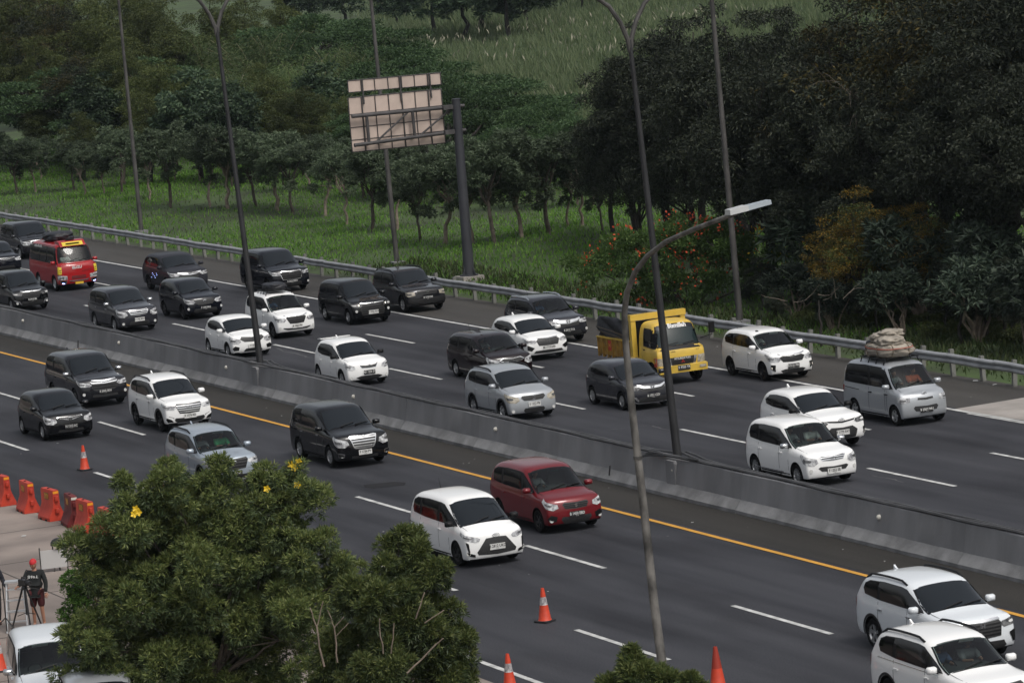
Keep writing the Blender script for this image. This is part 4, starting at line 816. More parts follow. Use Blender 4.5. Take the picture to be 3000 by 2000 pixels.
L_RD = greens('reed_blade', (.095, .140, .065), (.140, .185, .088), (.19, .225, .12), .35); L_PL = greens('reed_plume', (.17, .17, .12), (.22, .21, .155), (.28, .265, .20), .3)
RED = mat('flame_flower', (.48, .065, .018), .7); YFL = mat('yellow_flower', (.75, .50, .02), .5); BARK = mat('bark', (.085, .070, .055), .9, var=.5, vscale=4, bump=.4, bscale=12); BARKP = mat('pale_bark', (.26, .21, .165), .9, var=.4, vscale=5); BARKD = mat('dark_bark', (.030, .026, .022), .9, var=.4, vscale=4)
BARKT = mat('grey_twig_bark', (.15, .125, .10), .9)
CULM = mat('bamboo_culm', (.22, .20, .11), .6, var=.5, vscale=2)
def limb(mb, p0, p1, r0, r1, sag=0, n=5, jit=.06):
    p0, p1 = Vector(p0), Vector(p1); d = (p1-p0).length; pts = []
    for i in range(n+1):
        t = i/n; p = p0.lerp(p1, t); e = math.sin(t*math.pi); p += Vector((random.uniform(-1, 1)*jit*d*e, random.uniform(-1, 1)*jit*d*e, sag*d*e)); pts.append(p)
    mb.tube(pts, [r0+(r1-r0)*i/n for i in range(n+1)], 6); return pts
def lobeset(h, wr, n, z0, flat, seed):
    rnd = random.Random(seed); out = []
    for i in range(n):
        a = 2*math.pi*i/n*1.618*2.3+rnd.uniform(0, 1); q = math.sqrt((i+.4)/n); zz = z0+(h-z0)*(.25+.62*rnd.random()*(1-.45*q)); r = wr*(.34+.20*rnd.random())*(1.05-.25*q)
        out.append(((wr*.72*q*math.cos(a), wr*.72*q*math.sin(a), zz), (r, r, r*flat)))
    out.append(((0, 0, h-wr*.30*flat), (wr*.42, wr*.42, wr*.34*flat))); return out
PROTO = {}
def proto(kind, seed):
    k = (kind, seed)
    if k in PROTO: return PROTO[k]
    random.seed(seed*13+5); t = MB(); bark = BARK
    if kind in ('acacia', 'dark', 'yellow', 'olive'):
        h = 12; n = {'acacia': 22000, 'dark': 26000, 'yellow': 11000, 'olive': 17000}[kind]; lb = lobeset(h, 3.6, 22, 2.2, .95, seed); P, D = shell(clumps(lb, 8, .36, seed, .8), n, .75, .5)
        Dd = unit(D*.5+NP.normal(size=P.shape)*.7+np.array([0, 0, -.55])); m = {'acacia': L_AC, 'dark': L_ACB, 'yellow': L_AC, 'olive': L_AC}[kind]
        mi = None
        if kind in ('yellow', 'olive'): m = [L_AC, L_YE] if kind == 'yellow' else [L_ACB, L_OL]; f = np.sin(P[:, 0]*1.3+seed)*np.cos(P[:, 1]*1.1)+np.sin(P[:, 2]*1.7)*.6+NP.normal(size=len(P))*.5; mi = (f > (-.45 if kind == 'yellow' else .05)).astype(int)
        cm = leaf_mesh('crown', P, Dd, NP.uniform(.13, .27, len(P)), NP.uniform(.045, .08, len(P)), m, mi)
        limb(t, (0, 0, -.3), (.2, .1, 4.5), .24, .17); fork = Vector((.2, .1, 4.4))
        for c, r in lb[::2]: limb(t, fork+Vector((0, 0, random.uniform(-1.5, 1))), Vector(c), .10, .03, .05)
        bark = BARKD
    elif kind == 'umbrella':
        h = 8; rnd = random.Random(seed); lb = []
        for i in range(34):
            a = rnd.uniform(0, 6.283); q = math.sqrt(rnd.random()); z = 7.5-3.3*q*q*rnd.uniform(.55, 1.15)-rnd.uniform(0, 1.3); lb.append(((6.0*q*math.cos(a), 6.0*q*math.sin(a), z), (1.5, 1.5, .36)))
        P, D = shell(lb, 21000, .8, .6); Dd = unit(D*np.array([.8, .8, .2])+NP.normal(size=P.shape)*.45); cm = leaf_mesh('crown', P, Dd, NP.uniform(.16, .30, len(P)), NP.uniform(.07, .12, len(P)), L_UM)
        limb(t, (0, 0, -.3), (.1, 0, 2.6), .38, .30)
        for c, r in lb[::2]: limb(t, (.1, 0, random.uniform(2.0, 2.8)), Vector(c)-Vector((0, 0, .25)), .16, .03, .14)
        bark = BARKD
    elif kind == 'trumpet':
        h = 4.8; rnd = random.Random(seed); lb = [((rnd.uniform(-.75, .75), rnd.uniform(-.75, .75), rnd.uniform(2.7, 4.1)), (rnd.uniform(.55, .85),)*2+(rnd.uniform(.5, .75),)) for i in range(9)]; lb.append(((rnd.uniform(-.6, .6), rnd.uniform(-.6, .6), 1.9), (.5, .5, .45)))
        P, D = shell(clumps(lb, 6, .45, seed, .9), 820, .7, .5); P = np.repeat(P, 12, 0); D = np.repeat(D, 12, 0); Dd = unit(D*.55+NP.normal(size=P.shape)*.75+np.array([0, 0, .12])); cm = leaf_mesh('crown', P, Dd, NP.uniform(.13, .25, len(P)), NP.uniform(.035, .055, len(P)), L_TB)
        lean = rnd.uniform(-.5, .5); pts = limb(t, (0, 0, -.2), (lean, rnd.uniform(-.25, .25), 2.1), .085, .06, 0, 6, .04)
        for c, r in lb: limb(t, pts[-1]-Vector((0, 0, random.uniform(0, .5))), Vector(c), .04, .012, .05)
        bark = BARK if seed % 2 else BARKP
    elif kind == 'rosette':
        h = 3.4; rnd = random.Random(seed); lb = [((rnd.uniform(-.8, .8), rnd.uniform(-.8, .8), rnd.uniform(1.3, 2.8)), (rnd.uniform(.45, .7),)*3) for i in range(9)]
        P, D = shell(lb, 300, .4, .5); P = np.repeat(P, 15, 0); D = np.repeat(D, 15, 0); Dd = unit(D*.45+NP.normal(size=P.shape)*.8+np.array([0, 0, .1])); cm = leaf_mesh('crown', P, Dd, NP.uniform(.20, .36, len(P)), NP.uniform(.045, .07, len(P)), L_RS)
        for c, r in lb: limb(t, (0, 0, -.2), Vector(c), .06, .02, .08)
        bark = BARKP
    elif kind == 'bamboo':
        h = 10; rnd = random.Random(seed); PP = []; DD = []
        for i in range(46):
            a = rnd.uniform(0, 6.283); sp = rnd.uniform(.6, 3.4); hh = rnd.uniform(6.0, 10.4); b0 = Vector((rnd.uniform(-.8, .8), rnd.uniform(-.8, .8), 0)); dr = Vector((math.cos(a), math.sin(a), 0)); pts = []
            for j in range(9):
                s = j/8; pts.append(b0+dr*(sp*s*s)+Vector((0, 0, hh*(s-.22*s**3))))
            t.tube(pts, [.06*(1-.75*j/8) for j in range(9)], 5)
            for j in range(0 if i % 9 == 0 else 420):
                s = .3+.7*rnd.random()**.7; q = min(7, int(s*8)); p = pts[q].lerp(pts[q+1], s*8-q); off = Vector((rnd.gauss(0, .45), rnd.gauss(0, .45), rnd.gauss(-.1, .4))); PP.append(p+off); DD.append((dr*.6+off*.6+Vector((rnd.gauss(0, .4), rnd.gauss(0, .4), -.55))).normalized())
        P = np.array(PP); cm = leaf_mesh('crown', P, unit(np.array(DD)), NP.uniform(.22, .42, len(P)), NP.uniform(.035, .06, len(P)), L_BM); bark = CULM
    elif kind == 'far':
        h = 12; lb = lobeset(h, 4.2, 18, 1.5, .9, seed); P, D = shell(clumps(lb, 6, .42, seed, .8), 7000, .7, .5); cm = leaf_mesh('crown', P, unit(D*.4+NP.normal(size=P.shape)*.8+np.array([0, 0, -.2])), NP.uniform(.35, .6, len(P)), NP.uniform(.14, .26, len(P)), L_FAR); limb(t, (0, 0, -.3), (0, 0, 6), .25, .1); bark = BARKD
    elif kind == 'bush':
        h = 2.2; rnd = random.Random(seed); lb = [((rnd.uniform(-1.3, 1.3), rnd.uniform(-1.3, 1.3), rnd.uniform(.5, 1.4)), (rnd.uniform(.5, .85),)*2+(rnd.uniform(.45, .7),)) for i in range(12)]
        P, D = shell(lb, 5200, .5); cm = leaf_mesh('crown', P, unit(D*.5+NP.normal(size=P.shape)*.7), NP.uniform(.14, .24, len(P)), NP.uniform(.06, .10, len(P)), L_AC)
        for c, r in lb[::2]: limb(t, (0, 0, -.2), Vector(c), .04, .015)
        bark = BARKD
    h = float(P[:, 2].max())*.97; PROTO[k] = (h, cm, t.mesh('trunk', bark, 60)); return PROTO[k]
def tree(kind, seed, loc, height, label, group, rz=None, wide=1.0, name=None, cat='tree'):
    h, cm, tm = proto(kind, seed); s = height/h
    e = empty(name or {'trumpet': 'trumpet_tree', 'bamboo': 'bamboo_clump', 'umbrella': 'rain_tree', 'bush': 'bush', 'rosette': 'rosette_shrub', 'far': 'distant_tree'}.get(kind, 'tree'), loc, random.uniform(0, 6.28) if rz is None else rz)
    e.scale = (s*wide, s*wide, s); tag(e, label, cat, group); obj('culms' if kind == 'bamboo' else 'trunk', tm, e); obj('crown', cm, e); return e
def spot(px, py, D):
    d = ray(px, py); k = D/math.hypot(d.x, d.y); return Vector((d.x*k, d.y*k, CAM_Z+d.z*k))
def plant(kind, seed, px, py_top, D, label, group, wide=1.0, cat='tree', name=None):
    p = spot(px, py_top, D); gz = ground_z(p.x, p.y); return tree(kind, seed, (p.x, p.y, gz-.05), max(.6, p.z-gz), label, group, wide=wide, cat=cat, name=name)
def Dg(px): return at(px, 700+.175*(px-1145)).xy.length
def where(px): return 'at the far left' if px < 300 else 'left of centre' if px < 800 else 'near the centre' if px < 1350 else 'right of centre' if px < 1800 else 'at the far right'
# ---- young trumpet trees on the slope, front row with trunks in view
front = [(-30, 436, 330), (40, 440, 335), (82, 434, 330), (168, 430, 325), (199, 450, 345), (240, 451, 350), (280, 451, 300), (345, 462, 330), (394, 478, 292), (479, 478, 312), (525, 483, 296), (588, 479, 320), (637, 483, 306), (670, 486, 330), (742, 490, 322), (795, 507, 345), (856, 525, 345), (912, 522, 372), (963, 548, 395), (1017, 556, 350), (1085, 560, 360), (1138, 566, 318), (1200, 552, 372), (1258, 546, 308), (1300, 528, 360), (1337, 532, 330), (1385, 542, 400)]
ORD = ['first', 'second', 'third', 'fourth', 'fifth', 'sixth', 'seventh', 'eighth', 'ninth', 'tenth', 'eleventh', 'twelfth', 'thirteenth', 'fourteenth', 'fifteenth', 'sixteenth', 'seventeenth', 'eighteenth', 'nineteenth', 'twentieth', 'twenty-first', 'twenty-second', 'twenty-third', 'twenty-fourth', 'twenty-fifth', 'twenty-sixth', 'twenty-seventh', 'twenty-eighth', 'twenty-ninth', 'thirtieth']
for i, (px, pb, pt) in enumerate(front):
    p = at(px, pb, .25); t = on_y(px, pt, p.y); gz = ground_z(p.x, p.y)
    tree('trumpet', i % 5, (p.x, p.y, gz), max(2.5, (t.z-gz)*1.02), f'young grey-green trumpet tree, {ORD[i]} from the left in the front row on the slope', 'young trees on the grass slope', wide=random.uniform(1.1, 1.45))
for i in range(24):
    px = -20+60*i+random.uniform(-15, 15); D = spot(px, 440, 1).length and (Vector(at(px, 440+.072*px, 0)).xy.length+random.uniform(9, 16))
    plant('trumpet', (i+2) % 5, px, 318+random.uniform(-22, 22)+max(0, px-700)*.05, D, f'young grey-green trumpet tree, {ORD[i]} from the left in the back row on the slope', 'young trees on the grass slope', wide=1.35)
# ---- rain trees, bamboo and tall trees behind
U_ = [(1130, 178, 232, 1.15), (1010, 205, 226, .9), (905, 112, 262, 1.0), (800, 55, 285, 1.0), (690, 40, 300, 1.0), (1240, 235, 222, .9), (300, 140, 278, 1.15), (150, 160, 282, 1.2), (830, 250, 240, .8), (960, 160, 246, .9)]
for i, (px, pt, D, wd) in enumerate(U_): plant('umbrella', i % 3, px, pt, D, f'dark spreading rain tree with a layered crown, {ORD[sorted(x[0] for x in U_).index(px)]} from the left', 'spreading rain trees behind the slope', wd)
B_ = [(520, 120, 272), (600, 60, 282), (690, 110, 268), (770, 80, 276), (860, 170, 258), (470, 60, 292), (640, 175, 258), (740, 200, 252)]
for i, (px, pt, D) in enumerate(B_): plant('bamboo', i % 3, px, pt, D, f'green bamboo clump with pale stalks, {ORD[sorted(x[0] for x in B_).index(px)]} from the left', 'bamboo behind the slope', 1.15)
A_ = [(-40, -40, 300), (40, -30, 296), (120, 0, 290), (200, 10, 288), (270, 90, 276), (330, 10, 300), (400, 30, 292), (80, 90, 284), (180, 120, 278), (480, -10, 318), (560, -20, 330), (640, 5, 325), (20, -60, 330), (150, -60, 330), (280, -60, 335)]
for i, (px, pt, D) in enumerate(A_): plant('olive' if px < 220 and i % 2 == 0 else 'acacia', i % 3, px, pt, D, f'tall olive-green tree in the upper left wood, {ORD[sorted(x[0] for x in A_).index(px)]} from the left', 'tall trees of the upper left wood', 1.15)
M_ = [(-20, 120, 262), (60, 150, 256), (130, 130, 262), (215, 175, 254), (290, 120, 262), (360, 140, 258), (440, 165, 252), (330, 215, 246), (90, 235, 250), (520, 195, 248), (600, 150, 256), (680, 200, 246), (740, 150, 254), (180, 260, 244), (790, 225, 242)]
for i, (px, pt, D) in enumerate(M_): D += max(0, 430-px)*.085; plant('acacia' if i % 3 else 'far', i % 3, px, pt, D, f'fluffy green tree just behind the young tree rows, {ORD[sorted(x[0] for x in M_).index(px)]} from the left', 'fluffy trees behind the young rows', 1.25, name='tree')
R_ = [(1385, 225, 190), (1430, 140, 186), (1500, 60, 182), (1590, 50, 178), (1660, 20, 172), (1740, 95, 160), (1820, 130, 156), (1900, 70, 160), (1960, -20, 164), (2040, -70, 158), (2120, -90, 162), (2200, -110, 154), (2290, -120, 158), (2370, -110, 150), (2430, -100, 154), (1700, 180, 166), (1560, 230, 174), (1450, 300, 182), (1860, 250, 148), (2010, 190, 146), (2150, 130, 142), (2270, 120, 138), (2380, 150, 136), (2080, 20, 178), (2240, -60, 180), (1780, 30, 186)]
RL = sorted(x[0] for x in R_)
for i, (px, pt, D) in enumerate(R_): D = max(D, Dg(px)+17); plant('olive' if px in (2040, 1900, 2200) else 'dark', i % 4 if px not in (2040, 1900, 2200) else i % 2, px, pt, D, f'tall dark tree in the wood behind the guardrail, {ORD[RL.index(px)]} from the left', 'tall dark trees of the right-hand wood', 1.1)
Y_ = [(1960, 432, 136), (2060, 478, 134), (1930, 520, 131), (2120, 470, 140)]
for i, (px, pt, D) in enumerate(Y_): D = Dg(px)+11+(i%2)*3; plant('yellow', i % 2, px, pt, D, f'small tree with orange-yellow leaves at the foot of the dark wood, {ORD[sorted(x[0] for x in Y_).index(px)]} from the left', 'yellow-leaved trees at the wood edge', 1.25)
S_ = [(1872, 436, 17), (2105, 505, 14), (1822, 612, 12), (2062, 622, 10), (2300, 520, 15), (2232, 600, 11), (2352, 590, 10), (1905, 640, 9)]
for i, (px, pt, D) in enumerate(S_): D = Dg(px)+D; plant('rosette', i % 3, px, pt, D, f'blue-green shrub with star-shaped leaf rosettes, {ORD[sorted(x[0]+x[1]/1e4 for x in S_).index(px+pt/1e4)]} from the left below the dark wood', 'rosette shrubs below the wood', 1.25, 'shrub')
for i in range(26):
    px = 1720+26*i+random.uniform(-8, 8); p = at(px, 752+.105*(px-1720), 0); p = Vector((p.x, p.y+random.uniform(1.6, 4.5), 0))
    tree('bush', i % 2, (p.x, p.y, ground_z(p.x, p.y)-.1), random.uniform(.35, .8), f'low green bush behind the guardrail, {ORD[i]} from the left', 'low bushes behind the guardrail', wide=1.6, cat='bush')
for i in range(16):
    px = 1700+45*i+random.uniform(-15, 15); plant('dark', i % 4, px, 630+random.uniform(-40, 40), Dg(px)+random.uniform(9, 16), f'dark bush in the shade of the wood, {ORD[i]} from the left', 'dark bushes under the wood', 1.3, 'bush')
F_ = [(900, -60, 470), (980, -110, 440), (1050, -120, 415), (1100, -130, 425), (1150, -110, 410), (1200, -120, 430), (1260, -90, 450), (1330, -90, 470), (1400, -100, 480), (1480, -90, 490), (1560, -80, 500), (1640, -70, 520), (1720, -80, 520), (1800, -80, 540), (1880, -80, 540), (780, -90, 480), (700, -90, 470), (1020, -150, 520), (1290, -140, 540), (1440, -140, 560), (1600, -140, 580)]
for i, (px, pt, D) in enumerate(F_): plant('far', i % 3, px, pt, D, f'hazy blue-green tree beyond the reed field, {ORD[sorted(x[0] for x in F_).index(px)]} from the left', 'distant trees beyond the reeds', 1.5)
p = spot(1100, 20, 430); b = MB(); limb(b, (0, 0, -.3), (-.8, .3, 6.5), .16, .07); limb(b, (-.4, .1, 4.2), (-1.6, -1.2, 8.5), .07, .02); limb(b, (-.6, .2, 5.2), (.5, 1.2, 8.8), .06, .02); limb(b, (-.8, .3, 6.4), (-.6, .4, 9.6), .06, .02)
tag(b.build('bare_tree', BARKP, loc=(p.x, p.y, ground_z(p.x, p.y))), 'pale leafless tree standing in the distant reed field', 'tree')
# ---- flame bush
c = at(1452, 712, .1); e = empty('flame_bush', (c.x, c.y+2.6, ground_z(c.x, c.y+2.6))); tag(e, 'broad bush with red flowers behind the guardrail left of the wood', 'bush')
lb = []; ra = Vector((RT.x, RT.y, 0)).normalized()
for i, (u, z, r) in enumerate(((-3.7, 1.7, 1.0), (-2.7, 2.3, 1.2), (-1.6, 2.5, 1.2), (-.5, 2.4, 1.2), (.7, 2.5, 1.2), (1.8, 2.3, 1.2), (2.9, 2.0, 1.1), (3.9, 1.3, .9), (-2.8, 1.0, 1.1), (-1.2, 1.1, 1.2), (.4, 1.1, 1.2), (1.9, 1.0, 1.2), (3.0, .7, .8), (.1, 2.9, .8))): lb.append((tuple(ra*u+Vector((random.uniform(-.3, .3), random.uniform(-.5, .5), z))), (r, r, r*.75)))
P, D = shell(clumps(lb, 9, .36, 5, .8), 21000, .6, .5); obj('foliage', leaf_mesh('foliage', P, unit(D*.5+NP.normal(size=P.shape)*.6+np.array([0, 0, -.1])), NP.uniform(.12, .26, len(P)), NP.uniform(.04, .07, len(P)), L_FL), e)
P, D = shell(lb, 120, .10, .7); P = np.repeat(P, 6, 0)+NP.normal(size=(720, 3))*.10; D = unit(np.repeat(D, 6, 0)+NP.normal(size=P.shape)*.6); yel = (P@np.array(ra) > 2.2) & (NP.random(len(P)) < .7)
fo = obj('flowers', leaf_mesh('flowers', P+D*.10, D, .13, .09, [RED, YFL], yel.astype(int)), e); fo['kind'] = 'stuff'
b = MB()
for c2, r in lb[:8]: limb(b, (0, 0, -.2), Vector(c2), .05, .02)
b.build('stems', BARK, e)
# ---- grass on the slope, weeds by the rail, reeds in the far field
def scatter(n, x0, x1, y0, y1): return NP.uniform(x0, x1, n), NP.uniform(y0, y1, n)
def blades(name, n, box, hlo, hhi, wd, m, label, cat, lean=.35, dens=None):
    x, y = scatter(n, *box)
    if dens is not None: k = dens(x, y); x, y = x[k], y[k]
    z = np.array([ground_z(a, b_) for a, b_ in zip(x, y)]); P = np.stack([x, y, z-.02], 1); D = unit(np.stack([NP.normal(size=len(x))*lean, NP.normal(size=len(x))*lean, np.ones(len(x))], 1))
    me = leaf_mesh(name, P, D, NP.uniform(hlo, hhi, len(x)), NP.uniform(wd*.6, wd*1.4, len(x)), m); tag(obj(name, me), label, cat, kind='stuff'); return P
nz = lambda x, y: np.sin(x*.21+y*.33)+np.sin(x*.083-y*.21+1)+.6*np.sin(x*.47+y*.11)
blades('grass', 130000, (-300, -128, 66.9, 93), .08, .30, .045, L_GR, 'fresh green grass covering the slope behind the guardrail', 'grass', dens=lambda x, y: nz(x, y)+NP.normal(size=len(x))*.7 > -.9)
blades('dull_grass', 18000, (-300, -100, 66.7, 92), .08, .30, .045, L_GRD, 'duller olive grass in patches along the verge', 'grass')
blades('verge_weeds', 16000, (-175, -85, 66.5, 71), .08, .45, .06, L_GRD, 'low weeds along the foot of the guardrail', 'weeds', dens=lambda x, y: NP.random(len(x)) < np.clip((y-66.3)/3, .15, 1))
# reeds: a field of tall blades with pale plumes
c0 = at(1250, 150); X, Y = [], []
for i in range(7000):
    px = NP.uniform(840, 2000); py = 320-305*NP.random()**.8; p = at(px, py); X.append(p.x+NP.normal()*1.5); Y.append(p.y+NP.normal()*1.5)
X = np.repeat(np.array(X), 11)+NP.normal(size=77000)*.6; Y = np.repeat(np.array(Y), 11)+NP.normal(size=77000)*.6
Z = np.array([ground_z(a, b_) for a, b_ in zip(X, Y)]); P = np.stack([X, Y, Z], 1); D = unit(np.stack([NP.normal(size=len(X))*.28, NP.normal(size=len(X))*.28, np.ones(len(X))], 1))
tag(obj('reeds', leaf_mesh('reeds', P, D, NP.uniform(.6, 1.9, len(X))*(1+.55*np.sin(X*.11+Y*.07)*np.sin(Y*.19-X*.05)), NP.uniform(.06, .13, len(X)), L_RD)), 'field of tall pale green reeds in the hazy distance', 'reeds', kind='stuff')
k = NP.random(len(X)) < .014; k &= (np.sin(X*.05)+np.sin(Y*.08+X*.03) > .3); P2 = P[k]+D[k]*1.9; tag(obj('reed_plumes', leaf_mesh('reed_plumes', P2, unit(D[k]+NP.normal(size=P2.shape)*.25), NP.uniform(.4, .8, len(P2)), NP.uniform(.09, .17, len(P2)), L_PL)), 'pale feathery plumes above the distant reeds', 'reeds', kind='stuff')

# pale bare twigs hanging in the right-hand wood
for (px, py, D, lab) in ((1960, 190, Dg(1960)+16, 'dead pale branch standing out from the dark wood'), (1880, 690, Dg(1880)+4, 'dry pale stalks lying beside the dark bushes')):
    p = spot(px, py, D); b = MB(); rnd = random.Random(int(px))
    for k in range(12 if py < 600 else 7):
        a0 = Vector((rnd.uniform(-.05, .05), rnd.uniform(-.05, .05), rnd.uniform(-1.8, 0))) if py < 600 else Vector((rnd.uniform(-1.6, 1.6), rnd.uniform(-1.6, 1.6), rnd.uniform(-.3, .3))); dr = Vector((rnd.gauss(0, 1), rnd.gauss(0, 1), rnd.gauss(0, .6) if py < 600 else .5)).normalized()*(rnd.uniform(.9, 2.2) if py < 600 else rnd.uniform(.6, 1.4)); b = b if py < 600 else MB(); ST = ST if k else []; ST.append(b); limb(b, a0, a0+dr, *((.010, .004) if py < 600 else (.016, .006)), rnd.uniform(-.2, .2), 4, .08)
    e_ = empty('dead_tree' if py < 600 else 'dry_stalks', (p.x, p.y, ground_z(p.x, p.y))); tag(e_, lab, 'branches'); [q_.build('twigs' if py < 600 else 'stalk', BARKT, e_, loc=(0, 0, p.z-ground_z(p.x, p.y))) for q_ in dict.fromkeys(ST)]
    b = MB(); limb(b, Vector((0, 0, -.1)), Vector((0, 0, p.z-ground_z(p.x, p.y))), .07, .03, 0, 6, .02); b.build('trunk', BARKD, e_)
# ---- near trees on the verge below the camera
def near_tree(name, label, D, lobes, n, base_px, flowers=(), cat='tree', leafL=(.09, .175), m=None, grp=None):
    S_ = 9350/D; L = []
    for px, py, r in lobes:
        c = spot(px, py, D+random.uniform(-.25, .25)*r/S_*3); rr = r/S_*.84; L.append((c, rr))
    g = spot(base_px, 1500, D); base = Vector((g.x, g.y, -.06)); e = empty(name, base); tag(e, label, cat, grp)
    lb = [(tuple(c-base), (rr, rr, rr*.92)) for c, rr in L]
    P, Dr = shell(clumps(lb, 15, .40, len(label), .9, .2), n, .6, .45); young = (Dr[:, 2]+NP.normal(size=n)*.35 > .0)  # upward leaves paler: young growth, plus light from above put into the colour
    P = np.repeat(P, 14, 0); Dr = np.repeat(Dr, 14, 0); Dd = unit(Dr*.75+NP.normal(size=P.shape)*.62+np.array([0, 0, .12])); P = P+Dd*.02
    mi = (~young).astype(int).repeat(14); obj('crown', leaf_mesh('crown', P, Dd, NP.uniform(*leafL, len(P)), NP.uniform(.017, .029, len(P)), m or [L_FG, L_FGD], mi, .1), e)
    b = MB(); zt = min(c[2] for c, r in lb)+.4; tp = Vector((0, 0, max(.8, zt))); limb(b, (0, 0, 0), tp, .14, .11)
    b.build('trunk', BARK, e, 60); b = MB()
    for c, r in lb:
        pts = limb(b, tp-Vector((0, 0, random.uniform(0, .4))), Vector(c), .055, .018, .05)
        for k in range(5): limb(b, pts[-1], Vector(c)+Vector((random.gauss(0, 1), random.gauss(0, 1), random.uniform(-.2, 1))).normalized()*r[0]*.8, .016, .006)
    b.build('branches', BARK, e, 60)
    for px, py in flowers:
        d = ray(px, py); o = Vector((0, 0, CAM_Z)); best = None
        for c, rr in L:
            t = (c-o).dot(d)/d.dot(d); q = o+d*t; dd = (q-c).length
            if dd < rr*1.25: t2 = t-math.sqrt(max(0, (rr*1.12)**2-dd*dd))/d.length; best = t2 if best is None else min(best, t2)
        if best is None: best = D/math.hypot(d.x, d.y)
        b = MB(); q = o+d*best-base
        for k in range(5):
            a = 2*math.pi*k/5; u = RT*math.cos(a)+UP*math.sin(a); v = RT*-math.sin(a)+UP*math.cos(a); b.add([q, q+u*.05+v*.03-FW*.02, q+u*.085-FW*.035, q+u*.05-v*.03-FW*.02], [(0, 1, 2, 3)])
        b.build('flower', YFL, e)
    return e, base
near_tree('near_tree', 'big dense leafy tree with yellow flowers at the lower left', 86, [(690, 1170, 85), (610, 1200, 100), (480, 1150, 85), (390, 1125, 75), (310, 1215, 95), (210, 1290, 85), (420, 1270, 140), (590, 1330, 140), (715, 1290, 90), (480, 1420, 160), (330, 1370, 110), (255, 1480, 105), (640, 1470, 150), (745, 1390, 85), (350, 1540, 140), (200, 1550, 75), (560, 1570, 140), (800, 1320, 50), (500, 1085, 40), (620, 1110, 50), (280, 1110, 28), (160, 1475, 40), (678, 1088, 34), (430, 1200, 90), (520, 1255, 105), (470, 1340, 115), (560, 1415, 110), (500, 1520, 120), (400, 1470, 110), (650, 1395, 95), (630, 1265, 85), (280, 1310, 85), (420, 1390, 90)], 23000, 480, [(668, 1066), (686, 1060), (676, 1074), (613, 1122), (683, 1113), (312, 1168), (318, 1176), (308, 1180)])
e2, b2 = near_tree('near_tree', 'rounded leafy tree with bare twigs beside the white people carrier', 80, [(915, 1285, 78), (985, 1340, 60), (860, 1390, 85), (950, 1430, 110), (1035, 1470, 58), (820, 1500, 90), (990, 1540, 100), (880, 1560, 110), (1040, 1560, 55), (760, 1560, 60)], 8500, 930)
b = MB()
for (x0, y0), (x1, y1), r in (((745, 1530), (728, 1440), .016), ((728, 1440), (712, 1395), .011), ((728, 1440), (742, 1380), .010), ((775, 1520), (768, 1440), .014), ((768, 1440), (752, 1400), .009), ((768, 1440), (790, 1415), .009), ((772, 1460), (800, 1430), .008), ((935, 1545), (1000, 1480), .016), ((1000, 1480), (1018, 1465), .012), ((955, 1420), (975, 1360), .012), ((975, 1430), (1020, 1400), .010), ((880, 1500), (872, 1420), .012), ((898, 1500), (905, 1430), .010)):
    b = MB(); limb(b, spot(x0, y0, 78.6)-b2, spot(x1, y1, 78.5)-b2, r*1.3, r, 0, 4, .03); b.build('bare_twig', BARKP, e2, 60)
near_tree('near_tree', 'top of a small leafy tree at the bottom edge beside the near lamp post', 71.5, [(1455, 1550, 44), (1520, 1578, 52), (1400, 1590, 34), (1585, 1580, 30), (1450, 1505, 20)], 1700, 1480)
near_tree('hedge', 'clipped light green hedge behind the person in the red cap', 98, [(170, 1340, 34), (215, 1325, 38), (260, 1320, 36), (310, 1330, 40), (190, 1385, 40), (240, 1390, 48), (300, 1395, 50), (350, 1370, 45), (160, 1420, 30), (200, 1440, 40)], 2300, 240, cat='hedge', leafL=(.05, .09), m=[L_HG, L_HG])
# ------------------------------------------------------------------ red minibus
BODY['bus'] = dict(gc=.30, xc=.26, xr=.62, xb=.10, hf=1.22, zc=1.30, zbf=1.22, zbr=1.24, fo=.95, r=.35, boxy=1, pc=.10, wr=.34, nose=.06)
VB = car('minibus', 'red minibus with yellow roof panel and black luggage on top', 'bus', (5.1, 1.92, 2.22), 2.6, PRED, ('fw', 127, 668.5), hl=[(.58, .44), (.58, .58), (.96, .62), (1.12, .60), (1.1, .46)], gr=[(0, .56), (.36, .56), (.36, .45), (0, .45)], gb=(2, PRED), low=None, glass=GLASS2, mirror=PRED, cat='minibus', wheel='steel', wins=3, quarter=True,
         extra=[('bumper_chrome', 'C', [(0, .40), (.42, .40), (.5, .43), (.5, .39), (.42, .36), (0, .36)], CHR), ('fog_nacelle', 'S', [(.60, .40), (.94, .44), (.92, .32), (.66, .28)], CHR), ('fog_inner', 'S', [(.64, .39), (.92, .425), (.90, .335), (.69, .305)], TRIM), ('corner_stripe', 'S', [(.84, .66), (.84, .92), (1.02, .95), (1.05, .66)], mat('yellow_vinyl', (.62, .46, .03), .5)),
                ('stripe_mark', 'S', [(.86, .72), (.98, .73), (.98, .745), (.86, .74)], PKB), ('stripe_mark', 'S', [(.86, .80), (.98, .81), (.98, .825), (.86, .82)], PKB), ('lit_fog_lamp', 'S', [(.74, .315), (.86, .335), (.86, .30), (.74, .29)], LITB)])
rt_ = VB.root
p, n = VB.cast(VB.F, (0, 1.06)); obj('maker_lettering', text_mesh('ISUZU', .17, mat('white_vinyl', (.7, .7, .68), .5), .006), rt_, (p.x+.02, -.05, 1.07), ROT_F)
p, n = VB.cast(VB.F, (.2, .90)); MB().tube([(p.x+.015, .16+.035*i, .87+.02*math.sin(i*2.1)+.006*i) for i in range(15)], .008, 5).build('model_script', PLB, rt_)
